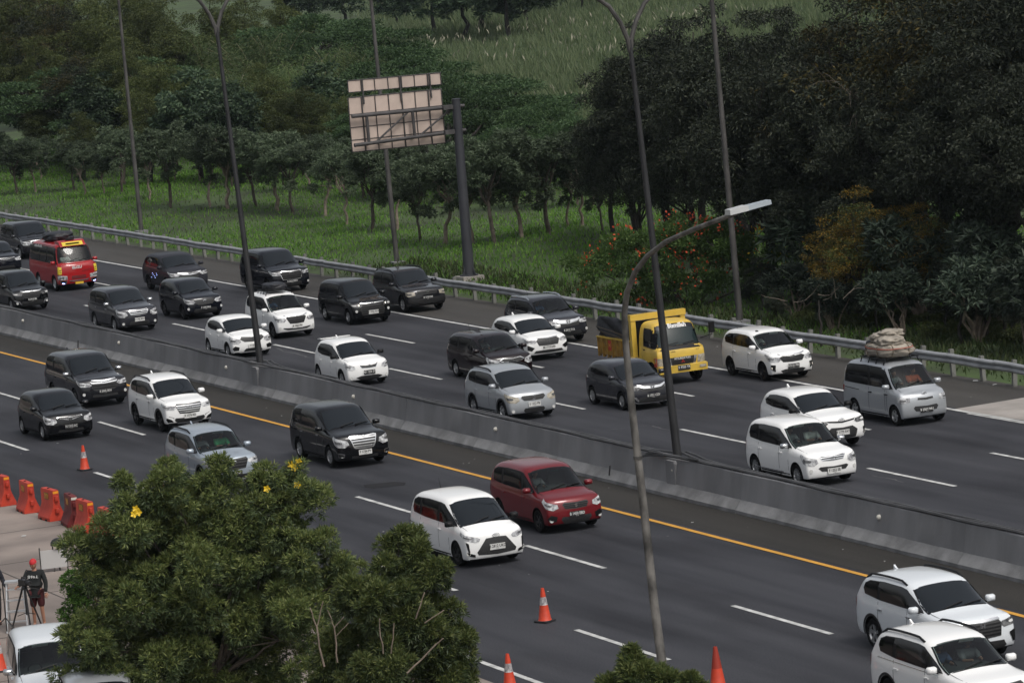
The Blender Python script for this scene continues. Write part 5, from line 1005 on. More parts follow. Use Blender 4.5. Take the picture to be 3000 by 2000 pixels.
p, n = VB.cast(VB.F, (0, .345)); MB().box((-.006, -.2, -.05), (.006, .2, .05)).build('yellow_plate', mat('plate_yellow', (.65, .42, .03), .5), rt_, loc=(p.x+.05, 0, .345))
MB().prism([(3.55, 2.12), (4.42, 2.04), (4.36, 2.12), (4.15, 2.27), (3.75, 2.31), (3.5, 2.28)], -.62, .62, 'XZ').build('roof_fairing', PRED, rt_, 30)
MB().add([(4.425, -.50, 2.075), (4.425, .50, 2.075), (4.25, .50, 2.245), (4.25, -.50, 2.245)], [(0, 1, 2, 3)]).build('yellow_roof_panel', mat('yellow_vinyl', (.62, .46, .03), .5), rt_)
MB().box((4.32, -.32, 2.155), (4.40, .32, 2.19)).build('roof_vent_slot', TRIM, rt_)
MB().box((3.75, -.2, 2.30), (4.05, .2, 2.335)).build('roof_hatch', TRIM, rt_)
b = MB()
for i in range(9): b.box((1.0+.13*i, -.004, 0), (1.09+.13*i, 0, .07+.03*(i % 3)))
p, n = VB.cast(VB.Sd(-1), (1.6, 1.97)); b.build('roof_lettering', mat('white_vinyl', (.7, .7, .68), .5), rt_, loc=(0, p.y-.012, 1.95))
def blob(dims, seed, n=3, amp=.12, f=2.2, sq=3.5):
    bm = bmesh.new(); bmesh.ops.create_icosphere(bm, subdivisions=4, radius=1)
    for v in bm.verts:
        c = v.co.copy(); k = (abs(c.x)**sq+abs(c.y)**sq+abs(c.z)**sq)**(1/sq); c = c/k; d = noise.fractal(Vector(v.co)*f+Vector((seed, seed*2, 0)), 1, 2, n); c *= 1+amp*d; v.co = (c.x*dims[0], c.y*dims[1], c.z*dims[2])
    return bm
def bm_obj(name, bm, m, parent=None, loc=None, smooth=True):
    me = bpy.data.meshes.new(name); bm.to_mesh(me); bm.free(); me.materials.append(m); me.polygons.foreach_set('use_smooth', [smooth]*len(me.polygons)); return obj(name, me, parent, loc)
TARP = mat('black_tarpaulin', (.014, .015, .02), .55, var=.4, vscale=4, bump=.6, bscale=6)
CANV = mat('beige_sacking', (.36, .32, .265), .9, var=.45, vscale=2.5, bump=.8, bscale=5); ROPE = mat('rope', (.12, .09, .06), .9); ROPER = mat('red_rope', (.35, .09, .06), .9)
def bundle(name, label, V, x, y, z, dims, m, rope=None, seed=1, cat='luggage', grp=None):
    w0 = V.root.location+Matrix.Rotation(V.root.rotation_euler.z, 3, 'Z') @ Vector((x, y, z)); e = empty(name, w0, V.root.rotation_euler.z); tag(e, label, cat, grp)
    bm = blob(dims, seed); bv = BVHTree.FromBMesh(bm); bm_obj('cover', bm, m, e, (0, 0, dims[2]*.92))
    if rope:
        for ax, off in (('x', -.35), ('x', .3), ('y', -.3), ('y', .25), ('z', .2), ('d', 0)):
            pts = []
            for i in range(33):
                a = 2*math.pi*i/32; c, s_ = math.cos(a), math.sin(a)
                d = {'x': Vector((off, c*dims[1], s_*dims[2])), 'y': Vector((c*dims[0], off, s_*dims[2])), 'z': Vector((c*dims[0], s_*dims[1], off*.4)), 'd': Vector((c*dims[0]*.7, c*dims[1]*.7, s_*dims[2]))}[ax]
                o = Vector((d.x if ax == 'x' else 0, d.y if ax == 'y' else 0, d.z if ax == 'z' else 0)); h = bv.ray_cast(o+(d-o)*4, -(d-o).normalized())
                if h[0]: pts.append(h[0]+(d-o).normalized()*.008+Vector((0, 0, dims[2]*.92)))
            if len(pts) > 3: MB().tube(pts, .016, 5).build('rope', rope if ax != 'z' else ROPER, e)
    return e
def rack(V, x0, x1, z, wd):
    b = MB()
    for sg in (-1, 1): b.tube([(x0, sg*wd, z+.10), (x1, sg*wd, z+.10)], .022, 6)
    for i in range(4):
        x = x0+.1+(x1-x0-.2)*i/3; b.tube([(x, -wd-.06, z-.06), (x, -wd, z+.10), (x, wd, z+.10), (x, wd+.06, z-.06)], .022, 6)
    b.build('roof_rack', TRIM, V.root)
rack(V9, 1.15, 2.3, V9.H-.02, .50); bundle('roof_bag', 'black bag strapped on the roof of the white people carrier', V9, 1.75, 0, V9.H+.07, (.56, .42, .16), TARP, seed=3)
bundle('tarpaulin_load', 'black tarpaulin-covered load on the roof of the red minibus', VB, 2.2, .0, 2.20, (.95, .62, .22), TARP, seed=5)
rack(V23, .95, 2.6, V23.H-.02, .56); bundle('tied_bundle', 'beige cloth bundle tied with ropes on the roof of the silver van', V23, 1.85, -.02, V23.H+.10, (.80, .60, .22), CANV, ROPE, 8)
for k, (dx, dy, dz, dm) in enumerate(((-.25, .05, .30, (.42, .48, .20)), (.30, -.10, .26, (.40, .42, .17)), (.02, .10, .46, (.34, .36, .14)))):
    bm_obj('sack', blob(dm, 30+k, 4, .22, 2.6, 2.6), CANV, bpy.data.objects['tied_bundle'], (dx, dy, .22+dz))
bundle('black_bag', 'black bag behind the beige bundle on the van roof', V23, 1.15, .1, V23.H+.10, (.30, .5, .24), TARP, seed=9)
# ------------------------------------------------------------------ yellow truck
tr = empty('truck'); tag(tr, 'yellow flatbed truck with Bismillah on its windscreen and black tarpaulin', 'truck')
CL = 1.62; V = Vehicle(tr, CL, 1.82, 2.14, gc=.52, xc=.20, xr=.50, xb=.04, hf=1.24, zc=1.32, zbf=1.24, zbr=1.24, pc=.09, wr=.26, nose=.05, boxy=1)
V.body(PY, CL-.62, -8, .37, 'cab')
wy0, wy1 = .80, .70
V.decal('windscreen_seal', full([(0, -.02), (wy0, .02), (wy0*.98, .5), (wy1, .97), (0, 1.0)]), V.Wd, TRIM, .005, .1)
V.decal('windscreen', full([(0, .02), (wy0*.94, .06), (wy0*.93, .5), (wy1*.97, .76), (0, .78)]), V.Wd, GLASS2, .010, .1)
V.decal('sun_band', full([(0, .78), (wy1*.97, .76), (wy1*.95, .95), (0, .97)]), V.Wd, PKB, .012, .1)
o_, d_ = V.Wd((0, .87)); h = V.bvh.ray_cast(o_, d_); B_ = Vector((-d_.x, 0, -d_.z)); q = Matrix((Vector((0, 1, 0)), Vector((-B_.z, 0, B_.x)), B_)).transposed()
o = obj('windscreen_lettering', text_mesh('Bismillah', .225, mat('white_vinyl', (.7, .7, .68), .5), .008), tr, h[0]+B_*.03+Vector((0, .07, 0)), q.to_euler()); o.scale = (.88, 1, 1)
for a, c in ((-.5, -.05), (.15, .6)):
    pts = [V.bvh.ray_cast(*V.Wd((a+(c-a)*i/4, .06+.07*i/4))) for i in range(5)]; MB().tube([x[0]+x[1]*.03 for x in pts if x[0]], .013, 5).build('wiper', TRIM, tr)
V.decal('cowl_panel', full([(0, 1.19), (.86, 1.17), (.86, 1.29), (0, 1.30)]), V.F, TRIM, .006, .09)
V.decal('grille', full([(0, .92), (.52, .92), (.44, .66), (0, .65)]), V.F, GRL, .012, .09)
for z in (.72, .78): V.decal('grille_bar', [(-.42, z), (.42, z), (.42, z+.02), (-.42, z+.02)], V.F, TRIM, .02, .1)
for sg in (-1, 1):
    V.decal('grille_wedge', lr([(.50, .92), (.62, .92), (.54, .66), (.44, .66)], sg), V.F, CHR, .016, .07)
    V.decal('headlight', lr([(.66, .92), (1.08, .94), (1.08, .68), (.62, .66)], sg), V.F, LENSY, .014, .07)
    V.decal('indicator', lr([(1.10, .94), (1.2, .92), (1.18, .72), (1.10, .70)], sg), V.F, AMB, .014, .07)
    V.decal('door_window_seal', [(.42, 1.30), (1.18, 1.24), (1.32, 1.24), (1.36, 1.36), (1.22, 1.90), (.46, 1.92)], V.Sd(sg), TRIM, .006, .12)
    V.decal('door_window', [(.47, 1.34), (1.16, 1.29), (1.29, 1.30), (1.30, 1.40), (1.18, 1.86), (.50, 1.87)], V.Sd(sg), GLASS3, .012, .12)
    for x in (.36, 1.34): V.decal('door_gap', [(x-.008, .9), (x+.008, .9), (x+.008, 1.24), (x-.008, 1.24)], V.Sd(sg), SEAM, .004, .2)
    V.decal('door_handle', [(.46, 1.16), (.60, 1.16), (.60, 1.20), (.46, 1.20)], V.Sd(sg), TRIM, .02, .1)
    a = Vector((1.35, sg*.86, 1.45)); m_ = Vector((1.55, sg*1.22, 1.55)); MB().tube([a, m_, m_+Vector((0, 0, .22))], .016, 5).build('mirror_arm', TRIM, tr); MB().box(m_+Vector((-.03, -.10, .05)), m_+Vector((.03, .10, .42))).build('side_mirror', TRIM, tr)
    tm, rm = wheel_meshes(.37, 'steel')
    for x in (CL-.62, -1.65):
        we = empty('wheel', (x, sg*(.76 if x > 0 else .74), .37), 0 if sg < 0 else math.pi, tr); obj('tyre', tm, we); obj('rim', rm, we)
        if x < 0: wi = empty('wheel', (x, sg*.50, .37), 0 if sg < 0 else math.pi, tr); obj('tyre', tm, wi)
o = obj('maker_lettering', text_mesh('MITSUBISHI FUSO', .10, mat('white_vinyl', (.7, .7, .68), .5), .001), tr, (V.cast(V.F, (0, .96))[0].x+.02, 0, .875), ROT_F); o.scale = (.8, 1, 1)
p, n = V.cast(V.F, (0, .77)); emblem('M', .085).build('emblem', mat('red_emblem', (.35, .02, .015), .4), tr, loc=p+Vector((.03, 0, 0)))
p, n = V.cast(V.F, (-.5, 1.10)); obj('model_lettering', text_mesh('COLT DIESEL', .06, PLB), tr, (p.x+.015, -.40, 1.12), ROT_F); obj('model_number', text_mesh('FE74', .06, PLB), tr, (p.x+.03, .60, 1.12), ROT_F)
STK = mat('red_sticker', (.42, .03, .02), .5)
p, n = V.cast(V.Sd(-1), (1.42, .80)); so = MB().box((-.11, -.006, -.15), (.11, .0, .15)).build('door_sticker', STK, tr, loc=p+Vector((-.02, -.008, 0)))
obj('sticker_mark', text_mesh('H', .22, PY), so, (0, -.009, 0), ROT_S)
bb = MB().prism([(CL-.16, .42), (CL+.06, .40), (CL+.07, .64), (CL-.04, .66), (CL-.16, .66)], -.90, .90, 'XZ').build('bumper', PY, tr, 30)
for sg in (-1, 1): MB().box((CL+.06, sg*.72-.12, .50), (CL+.085, sg*.72+.12, .59)).build('bumper_lamp', LENSY, tr)
po = MB().box((-.008, -.23, -.085), (.008, .23, .085)).build('number_plate', PLB, tr, loc=(CL+.085, 0, .56)); o = obj('plate_lettering', text_mesh('B 9355 TR', .12, PLW, .002), po, (.011, 0, .012), ROT_F); o.scale = (.86, 1, 1)
MB().tube([(CL-.05, .62, .42), (CL-.02, .62, .30), (CL, .62, .22)], .02, 5).build('tow_hook', TRIM, tr)
for sg in (-1, 1): MB().box((-3.0, sg*.36-.05, .55), (CL-.2, sg*.36+.05, .72)).build('chassis_rail', TRIM, tr)
BX0, BX1, BH, BW = -3.05, -.12, .88, .95
PYW = mat('truck_plank_yellow', (.40, .22, .03), .75, var=.5, vscale=3)
for k in range(8):
    x0 = BX0+(BX1-BX0)*k/8; MB().box((x0+.01, -BW, .80), (x0+(BX1-BX0)/8-.01, BW, .86)).build('floor_plank', PYW, tr)
for sg in (-1, 1):
    for k in range(3):
        z0 = .80+.20*k; MB().box((BX0, sg*BW-.02, z0), (BX1-.1, sg*BW+.02, z0+.185)).build('side_plank', PYW, tr)
    for k in range(8):
        x = BX0+.05+(BX1-BX0-.25)*k/7; MB().box((x-.035, sg*BW-.055, .72), (x+.035, sg*BW+.055, 1.40)).build('side_stake', PYW, tr)
    MB().box((BX1-.14, sg*BW-.09, .72), (BX1+.04, sg*BW+.09, 2.28)).build('corner_post', PY, tr)
    MB().box((BX0-.02, sg*BW-.07, 1.385), (BX1-.14, sg*BW+.07, 1.43)).build('side_rail', PY, tr)
for k in range(3): MB().box((BX0-.03, -BW, .80+.2*k), (BX0+.015, BW, .985+.2*k)).build('tail_plank', PYW, tr)
MB().box((BX1-.15, -BW-.11, 2.14), (BX1+.07, BW+.11, 2.34)).build('headboard_beam', PY, tr)
MB().box((BX1-.10, -BW+.09, .9), (BX1-.04, BW-.09, 2.10)).build('headboard', TRIM, tr)
p = MB().box((-.12, -.006, -.17), (.12, 0, .17)).build('side_sticker', STK, tr, loc=(-2.0, -BW-.06, 1.16)); obj('sticker_mark', text_mesh('H', .22, PY), p, (0, -.009, 0), ROT_S)
tg = MB(); n1, n2 = 26, 8; vs = []
for i in range(n1+1):
    for j in range(n2+1):
        x = BX0-.05+2.2*i/n1; z = 1.36+.76*j/n2; vs.append((x, -BW+.04+.05*math.sin(x*4+j)+.03*math.sin(x*9+j*2), z+.03*math.sin(x*2.2)*(j/n2)))
tg.add(vs, [(i*(n2+1)+j, (i+1)*(n2+1)+j, (i+1)*(n2+1)+j+1, i*(n2+1)+j+1) for i in range(n1) for j in range(n2)])
tw = tg.build('tarpaulin_wall', TARP, tr, 60); sm = tw.modifiers.new('thickness', 'SOLIDIFY'); sm.thickness = .02
bm_obj('tarpaulin_heap', blob((.62, .80, .62), 21), TARP, tr, (-.85, 0, 1.55)); bm_obj('tarpaulin_heap', blob((.9, .80, .40), 22), TARP, tr, (-1.9, .1, 1.25))
for z in (1.62, 1.75): MB().tube([(BX0, -BW-.02, z), (-1.8, -BW-.03, z-.08), (-.5, -BW-.02, z-.22)], .012, 5).build('rope', ROPE, tr)
g_ = at(1597, 871.5); tr.location = Vector((g_.x-(CL-.62), g_.y-.72, .012))
# ------------------------------------------------------------------ cones and plastic barriers
CON = mat('cone_orange', (.60, .055, .018), .5, var=.25, vscale=5); CBAND = mat('cone_band', (.55, .53, .52), .5, var=.35, vscale=14, col2=(.16, .15, .16)); CBASE = mat('cone_base', (.018, .018, .02), .8); CDARK = mat('cone_dark_band', (.30, .03, .015), .5)
def cone(px, py, label, h=.75, band=True, rot=0, dark=False):
    p = at(px, py); e = empty('traffic_cone', (p.x, p.y, .013), rot); tag(e, label, 'traffic cone', 'traffic cones')
    s = h/.75; R0, R1 = .145*s, .035*s; rr = lambda z: R0+(R1-R0)*(z-.03)/(h-.03)
    MB().prism([(a*.19*s*c, b*.19*s*c) for a, b, c in ((-1, -.8, 1), (-.8, -1, 1), (.8, -1, 1), (1, -.8, 1), (1, .8, 1), (.8, 1, 1), (-.8, 1, 1), (-1, .8, 1))], 0, .035, 'XY').build('base', CBASE, e)
    MB().lathe([(rr(.03)+.012, .035), (rr(.06), .06), (rr(h*.50), h*.50)] if band else [(rr(.03)+.012, .035), (rr(.06), .06), (rr(h*.5), h*.5)], 18).build('cone_body', CON, e, 40)
    MB().lathe([(rr(h*.50)+.001, h*.50), (rr(h*.74)+.001, h*.74)], 18).build('reflective_band', CBAND if band else CDARK, e, 40)
    MB().lathe([(rr(h*.74), h*.74), (R1, h), (R1*.75, h+.004), (R1*.7, h-.03), (0, h-.03)], 18).build('cone_tip', CDARK if dark else CON, e, 40)
    return e
cone(195, 1079, 'orange cone with white band in front of the black hatchback', .78, rot=.2)
cone(1252, 1427, 'orange cone with worn white band in the lane right of the tree', .80, rot=.5)
cone(1172, 1584, 'orange cone with white band at the bottom edge by the near tree', .8)
cone(1650, 1582, 'orange cone without a white band beside the small near tree', .92, band=False, rot=.3, dark=True)
cone(0, 1541, 'orange cone cut by the left frame edge near the parked silver car', .85)
cone(378, 1140, 'orange cone with white band hidden behind the near tree', .75)
JB = mat('barrier_plastic_red', (.50, .045, .018), .55, var=.3, vscale=2.2, col2=(.36, .028, .014)); JBD = mat('barrier_plastic_faded', (.15, .012, .012), .65, var=.4, vscale=3); JY = mat('reflector_yellow', (.70, .28, .015), .4); JK = mat('chevron_panel', (.16, .10, .02), .6)
JP = [(-.27, .0), (-.27, .10), (-.22, .20), (-.11, .46), (-.10, .86), (-.085, .90), (.085, .90), (.10, .86), (.11, .46), (.22, .20), (.27, .10), (.27, 0)]
def jersey(px, py, label, m=JB, rz=0, dirty=False):
    p = at(px, py); e = empty('water_barrier', (p.x, p.y, .012), rz); tag(e, label, 'plastic barrier', 'plastic barriers beside the road')
    Lj = .98; b = MB(); n = 14; vs = []
    for i in range(n+1):
        x = -Lj/2+Lj*i/n; rib = .018 if i % 3 == 1 else 0; en = .94 if i in (0, n) else 1
        for y, z in JP: vs.append((x, y*en*(1-rib*(4 if .2 < z < .84 else 0)), z))
    m_ = len(JP); b.add(vs, [(i*m_+j, (i+1)*m_+j, (i+1)*m_+j+1, i*m_+j+1) for i in range(n) for j in range(m_-1)]+[tuple(range(m_)), tuple(range(n*m_, n*m_+m_))[::-1]])
    b.build('shell', m, e, 25)
    for z in (.30, .66): MB().lathe([(0, -.07), (.055, -.07), (.06, -.05), (.06, .05), (.055, .07), (0, .07)], 12).build('coupling_lug', m, e, 40, loc=(Lj/2+.03, 0, z))
    MB().box((Lj/2-.002, -.085, .80), (Lj/2+.006, .085, .87)).build('end_reflector', JY if m is JB else WHITE, e)
    MB().box((-.20, -.112, .60), (.14, -.102, .80)).build('chevron_panel', JK, e)
    for k in range(3): MB().prism([(-.17+.1*k, .62), (-.13+.1*k, .62), (-.08+.1*k, .70), (-.13+.1*k, .78), (-.17+.1*k, .78), (-.12+.1*k, .70)], -.113, -.116, 'XZ').build('chevron', JY, e)
    for x in (-.22, .22): MB().box((x-.08, -.28, -.001), (x+.08, .28, .05)).build('fork_slot', TRIM, e)
    MB().lathe([(.0, .0), (.04, 0), (.04, .02), (0, .02)], 10).build('filler_cap', TRIM, e, loc=(-.1, 0, .898))
    return e
for px, py, l, m, rz in ((8, 1158, 'red plastic barrier cut by the left frame edge', JB, .05), (66, 1174, 'red plastic barrier, first whole one from the left edge', JB, -.04), (120, 1192, 'red plastic barrier standing between two others', JB, .06), (168, 1206, 'faded dark red plastic barrier behind a brighter one', JBD, -.1), (200, 1220, 'red plastic barrier beside the leaves of the near tree', JB, .03), (250, 1240, 'red plastic barrier hidden behind the near tree', JB, 0)): jersey(px, py, l, m, rz)
# ------------------------------------------------------------------ people and their gear
SKIN = mat('skin', (.34, .17, .11), .6); SHIRT = mat('black_cotton', (.010, .012, .012), .9); SHORT = mat('maroon_cotton', (.060, .010, .012), .9); CAPR = mat('red_cap', (.45, .015, .02), .7); DARKC = mat('dark_navy_cloth', (.012, .013, .02), .9); JEAN = mat('grey_denim', (.035, .036, .04), .9); HAIR = mat('dark_hair', (.012, .010, .009), .7); SHOE = mat('brown_shoe', (.10, .045, .03), .7); ALU = mat('aluminium', (.55, .56, .57), .4, metal=.6)
def skin(name, pts, edges, m, parent, root=0, sub=2):
    me = bpy.data.meshes.new('sk'); me.from_pydata([p[:3] for p in pts], edges, []); o = bpy.data.objects.new('tmp_sk', me); md = o.modifiers.new('k', 'SKIN'); ss = o.modifiers.new('s', 'SUBSURF'); ss.levels = sub
    for i, p in enumerate(pts): r = p[3]; me.skin_vertices[0].data[i].radius = (r, p[4] if len(p) > 4 else r); me.skin_vertices[0].data[i].use_root = (i == root)
    r = baked(o); bpy.data.objects.remove(o); r.materials.clear(); r.materials.append(m); r.polygons.foreach_set('use_smooth', [True]*len(r.polygons)); r.name = name; return obj(name, r, parent)
def head(parent, c, yaw, tilt, hairm, cap=None):
    c = Vector(c); M = Matrix.Translation(c) @ Matrix.Rotation(yaw, 4, 'Z') @ Matrix.Rotation(tilt, 4, 'Y')
    bm = bmesh.new(); bmesh.ops.create_uvsphere(bm, u_segments=16, v_segments=12, radius=1)
    for v in bm.verts:
        x, y, z = v.co; k = 1 if z > -.1 else 1+.22*(z+.1); v.co = (x*.098*k+(.012 if x > 0 and z < 0 else 0), y*.078*k, z*.118)
    for q, r, dz in (((.10, 0, -.012), .018, 1.4), ((0, .078, 0), .022, 1.5), ((0, -.078, 0), .022, 1.5)):
        g2 = bmesh.ops.create_icosphere(bm, subdivisions=1, radius=r)
        for v in g2['verts']: v.co = Vector((v.co.x, v.co.y*.7, v.co.z*dz))+Vector(q)
    me = bpy.data.meshes.new('head'); bm.to_mesh(me); bm.free(); me.materials.append(SKIN); me.polygons.foreach_set('use_smooth', [True]*len(me.polygons)); h = obj('head', me, parent); h.matrix_local = M
    for sy in (-1, 1): MB().lathe([(0, -.004), (.013, -.004), (.010, .006), (0, .007)], 8, 'X').build('eye', HAIR, h, loc=(.088, sy*.032, .018))
    MB().box((.085, -.025, -.055), (.102, .025, -.046)).build('mouth', mat('lips', (.22, .08, .06), .6), h)
    b = MB(); prof = [(.0, .134), (.045, .128), (.085, .095), (.102, .045), (.104, .0)] if not cap else [(.0, .142), (.06, .132), (.098, .09), (.108, .04)]
    b.lathe(prof, 16, 'Z', (-.012, 0, 0)); hh = b.build('cap' if cap else 'hair', cap or hairm, h, 60); hh.scale = (1, .84, 1)
    return h
def hand(parent, wrist, d, m=SKIN):
    wrist = Vector(wrist); d = Vector(d).normalized(); s_ = d.cross(Vector((0, 0, 1))); s_ = s_.normalized() if s_.length > .1 else Vector((1, 0, 0)); dn = d.cross(s_)
    pts = [(*wrist, .026, .020), (*(wrist+d*.085), .040, .018)]; ed = [(0, 1)]
    for k in range(4):
        a = wrist+d*.095+s_*(-.03+.02*k); L = (.062, .072, .068, .052)[k]; i = len(pts); pts += [(*a, .009), (*(a+d*L*.55+dn*.012), .0085), (*(a+d*L*.85+dn*.035), .007)]; ed += [(1, i), (i, i+1), (i+1, i+2)]
    a = wrist+d*.035-s_*.035; i = len(pts); pts += [(*a, .011), (*(a+d*.035-s_*.022), .010), (*(a+d*.06-s_*.025+dn*.015), .008)]; ed += [(0, i), (i, i+1), (i+1, i+2)]
    return skin('hand', pts, ed, m, parent, sub=1)
def person(label, loc, rz, J, shirt, legs, shorts=True, cap=None, hy=0, ht=0, hairm=HAIR, shoe=SHOE):
    e = empty('person', loc, rz); tag(e, label, 'person'); g_ = lambda k: J[k]
    order = ['pel', 'bel', 'che', 'nek', 'hd', 'ls', 'le', 'lw', 'rs', 're', 'rw', 'lh', 'lk', 'la', 'lt', 'rh', 'rk', 'ra', 'rt']; idx = {k: i for i, k in enumerate(order)}
    rad = dict(pel=(.135, .10), bel=(.125, .10), che=(.14, .105), nek=(.052, .052), hd=(.05, .05), ls=(.058, .058), le=(.042, .042), lw=(.028, .026), rs=(.058, .058), re=(.042, .042), rw=(.028, .026), lh=(.082, .085), lk=(.055, .055), la=(.036, .038), lt=(.036, .03), rh=(.082, .085), rk=(.055, .055), ra=(.036, .038), rt=(.036, .03))
    ed = [('pel', 'bel'), ('bel', 'che'), ('che', 'nek'), ('nek', 'hd'), ('che', 'ls'), ('ls', 'le'), ('le', 'lw'), ('che', 'rs'), ('rs', 're'), ('re', 'rw'), ('pel', 'lh'), ('lh', 'lk'), ('lk', 'la'), ('la', 'lt'), ('pel', 'rh'), ('rh', 'rk'), ('rk', 'ra'), ('ra', 'rt')]
    skin('body', [(*J[k], *rad[k]) for k in order], [(idx[a], idx[b]) for a, b in ed], SKIN, e)
    o2 = ['pel', 'bel', 'che', 'nk', 'ls', 'le', 'lw', 'rs', 're', 'rw', 'hem']; J2 = dict(J); J2['hem'] = tuple(Vector(J['pel'])-Vector((0, 0, .09))); J2['nk'] = tuple(Vector(J['che']).lerp(Vector(J['nek']), .75)); i2 = {k: i for i, k in enumerate(o2)}; r2 = dict(hem=(.172, .14), pel=(.168, .135), bel=(.155, .13), che=(.165, .13), nk=(.075, .07), ls=(.082, .08), le=(.062, .06), lw=(.044, .042), rs=(.082, .08), re=(.062, .06), rw=(.044, .042))
    sh = skin('shirt', [(*J2[k], *r2[k]) for k in o2], [(i2[a], i2[b]) for a, b in (('hem', 'pel'), ('pel', 'bel'), ('bel', 'che'), ('che', 'nk'), ('che', 'ls'), ('ls', 'le'), ('le', 'lw'), ('che', 'rs'), ('rs', 're'), ('re', 'rw'))], shirt, e)
    kn = {s: tuple(Vector(J[s+'h']).lerp(Vector(J[s+'k']), .95 if shorts else 1)) for s in 'lr'}
    pts = [(*J['pel'], .15, .12), (*J['lh'], .115, .12), (*kn['l'], .088 if shorts else .07, .088 if shorts else .07), (*J['rh'], .115, .12), (*kn['r'], .088 if shorts else .07, .088 if shorts else .07)]; ed3 = [(0, 1), (1, 2), (0, 3), (3, 4)]
    if not shorts: pts += [(*J['la'], .055, .055), (*J['ra'], .055, .055)]; ed3 += [(2, 5), (4, 6)]
    skin('shorts' if shorts else 'trousers', pts, ed3, legs, e)
    for s in 'lr':
        a = Vector(J[s+'a']); t = Vector(J[s+'t']); skin('shoe', [(*(a+(a-t)*.3-Vector((0, 0, a.z-.045))), .042, .040), (*(a.lerp(t, .5)-Vector((0, 0, a.lerp(t, .5).z-.045))), .045, .042), (*(t+(t-a)*.4-Vector((0, 0, (t+(t-a)*.4).z-.035))), .040, .030)], [(0, 1), (1, 2)], shoe, e, sub=1)
        wv = Vector(J[s+'w']); hand(e, wv, wv-Vector(J[s+'e']))
    head(e, Vector(J['hd'])+Vector((.015, 0, .085)), hy, ht, hairm, cap); return e, sh
# standing figure, local x = facing direction
JM = dict(pel=(0, 0, .93), bel=(.0, 0, 1.08), che=(.01, 0, 1.30), nek=(.01, 0, 1.46), hd=(.04, 0, 1.52), ls=(.0, .19, 1.40), le=(.02, .27, 1.13), lw=(.10, .28, .90), rs=(.0, -.19, 1.40), re=(.12, -.30, 1.16), rw=(.36, -.34, 1.12), lh=(0, .09, .88), lk=(.02, .11, .48), la=(-.02, .12, .09), lt=(.10, .14, .04), rh=(0, -.09, .88), rk=(.03, -.11, .48), ra=(.0, -.12, .09), rt=(.12, -.14, .04))
pm_ = at(92, 1440); face = math.atan2(-pm_.y, -pm_.x)-.35
pe, psh = person('person in red cap, black long-sleeved shirt and maroon shorts handling a camera', (pm_.x, pm_.y, .008), face, JM, SHIRT, SHORT, True, CAPR, -.25, .38)
WV = mat('white_vinyl', (.7, .7, .68), .5)
b = MB()
for k, strokes in enumerate((((0, 0, .05, .01), (0, .03, .05, .04), (0, .06, .05, .07), (.0, 0, .012, .07), (.04, 0, .052, .07)), ((0, .05, .06, .062), (.024, 0, .036, .07), (0, .02, .06, .03)), ((0, .03, .045, .045), (0, 0, .012, .06), (.035, 0, .047, .045)), ((.02, .03, .035, .07), (0, 0, .02, .012), (.035, 0, .06, .012), (.008, .01, .03, .035)))):
    for x0, z0, x1, z1 in strokes: b.box((.0, -.14+.07*k+x0, z0), (.004, -.14+.07*k+x1, z1))
b.build('shirt_lettering', WV, psh, loc=(.148, 0, 1.27), rot=(0, R(-6), 0))
JL = dict(JM); JL.update(rw=(.30, -.30, 1.05), lw=(.22, .30, 1.0), la=(-.25, .12, .09), lt=(-.12, .13, .04), lk=(-.06, .12, .48), ra=(.22, -.12, .09), rt=(.34, -.13, .04), rk=(.16, -.11, .48))
pl_ = at(-8, 1438); person('person in dark jacket and grey trousers cut by the left frame edge', (pl_.x, pl_.y, .008), face+.5, JL, DARKC, JEAN, False, None, .2, .2)
JB_ = dict(JM); JB_.update(bel=(.10, 0, 1.03), che=(.30, 0, 1.15), nek=(.44, 0, 1.22), hd=(.50, 0, 1.24), ls=(.30, .19, 1.20), rs=(.30, -.19, 1.20), le=(.36, .26, .95), re=(.36, -.26, .95), lw=(.44, .24, .72), rw=(.44, -.24, .72))
pb_ = at(178, 1440); person('person in dark clothes bending forward behind the near tree', (pb_.x, pb_.y, .008), face+2.2, JB_, DARKC, DARKC, False, DARKC, 0, .5)
# ---- people behind the windscreens
SHO = mat('orange_shirt', (.48, .09, .03), .9); SHG = mat('grey_shirt', (.16, .16, .17), .9); SHB = mat('blue_shirt', (.05, .08, .16), .9); SHW = mat('white_shirt', (.45, .44, .42), .9); SHGR = mat('green_cloth', (.05, .35, .14), .9)
def rider(V, side, shirt, label):
    x, y, z = V.L-V.xr-.26, side*.34, V.zc-.02; M = V.root.location+Matrix.Rotation(V.root.rotation_euler.z, 3, 'Z') @ Vector((x, y, z)); e = empty('person', M, V.root.rotation_euler.z); tag(e, label, 'person', 'people in the cars')
    J = [(0, 0, -.02, .13, .10), (.02, 0, .12, .15, .10), (.02, 0, .25, .06, .055), (.05, 0, .31, .05, .05), (.02, .17, .18, .06, .06), (.02, -.17, .18, .06, .06), (.20, .19, .02, .045, .045), (.20, -.19, .02, .045, .045), (.42, .10, .06, .032, .03), (.42, -.10, .06, .032, .03)]
    skin('body', J, [(0, 1), (1, 2), (2, 3), (1, 4), (1, 5), (4, 6), (5, 7), (6, 8), (7, 9)], SKIN, e, sub=1)
    J2 = [(p[0], p[1], p[2], p[3]+.022, p[4]+.022) for p in J[:2]+J[4:8]]; skin('shirt', J2, [(0, 1), (1, 2), (1, 3), (2, 4), (3, 5)], shirt, e, sub=1)
    head(e, (.06, 0, .40), 0, .1, HAIR)
rider(V22, -1, SHG, 'driver in grey behind the windscreen of the white car nearest the barrier'); rider(V22, 1, SHW, 'passenger in white beside the driver of the white car nearest the barrier')
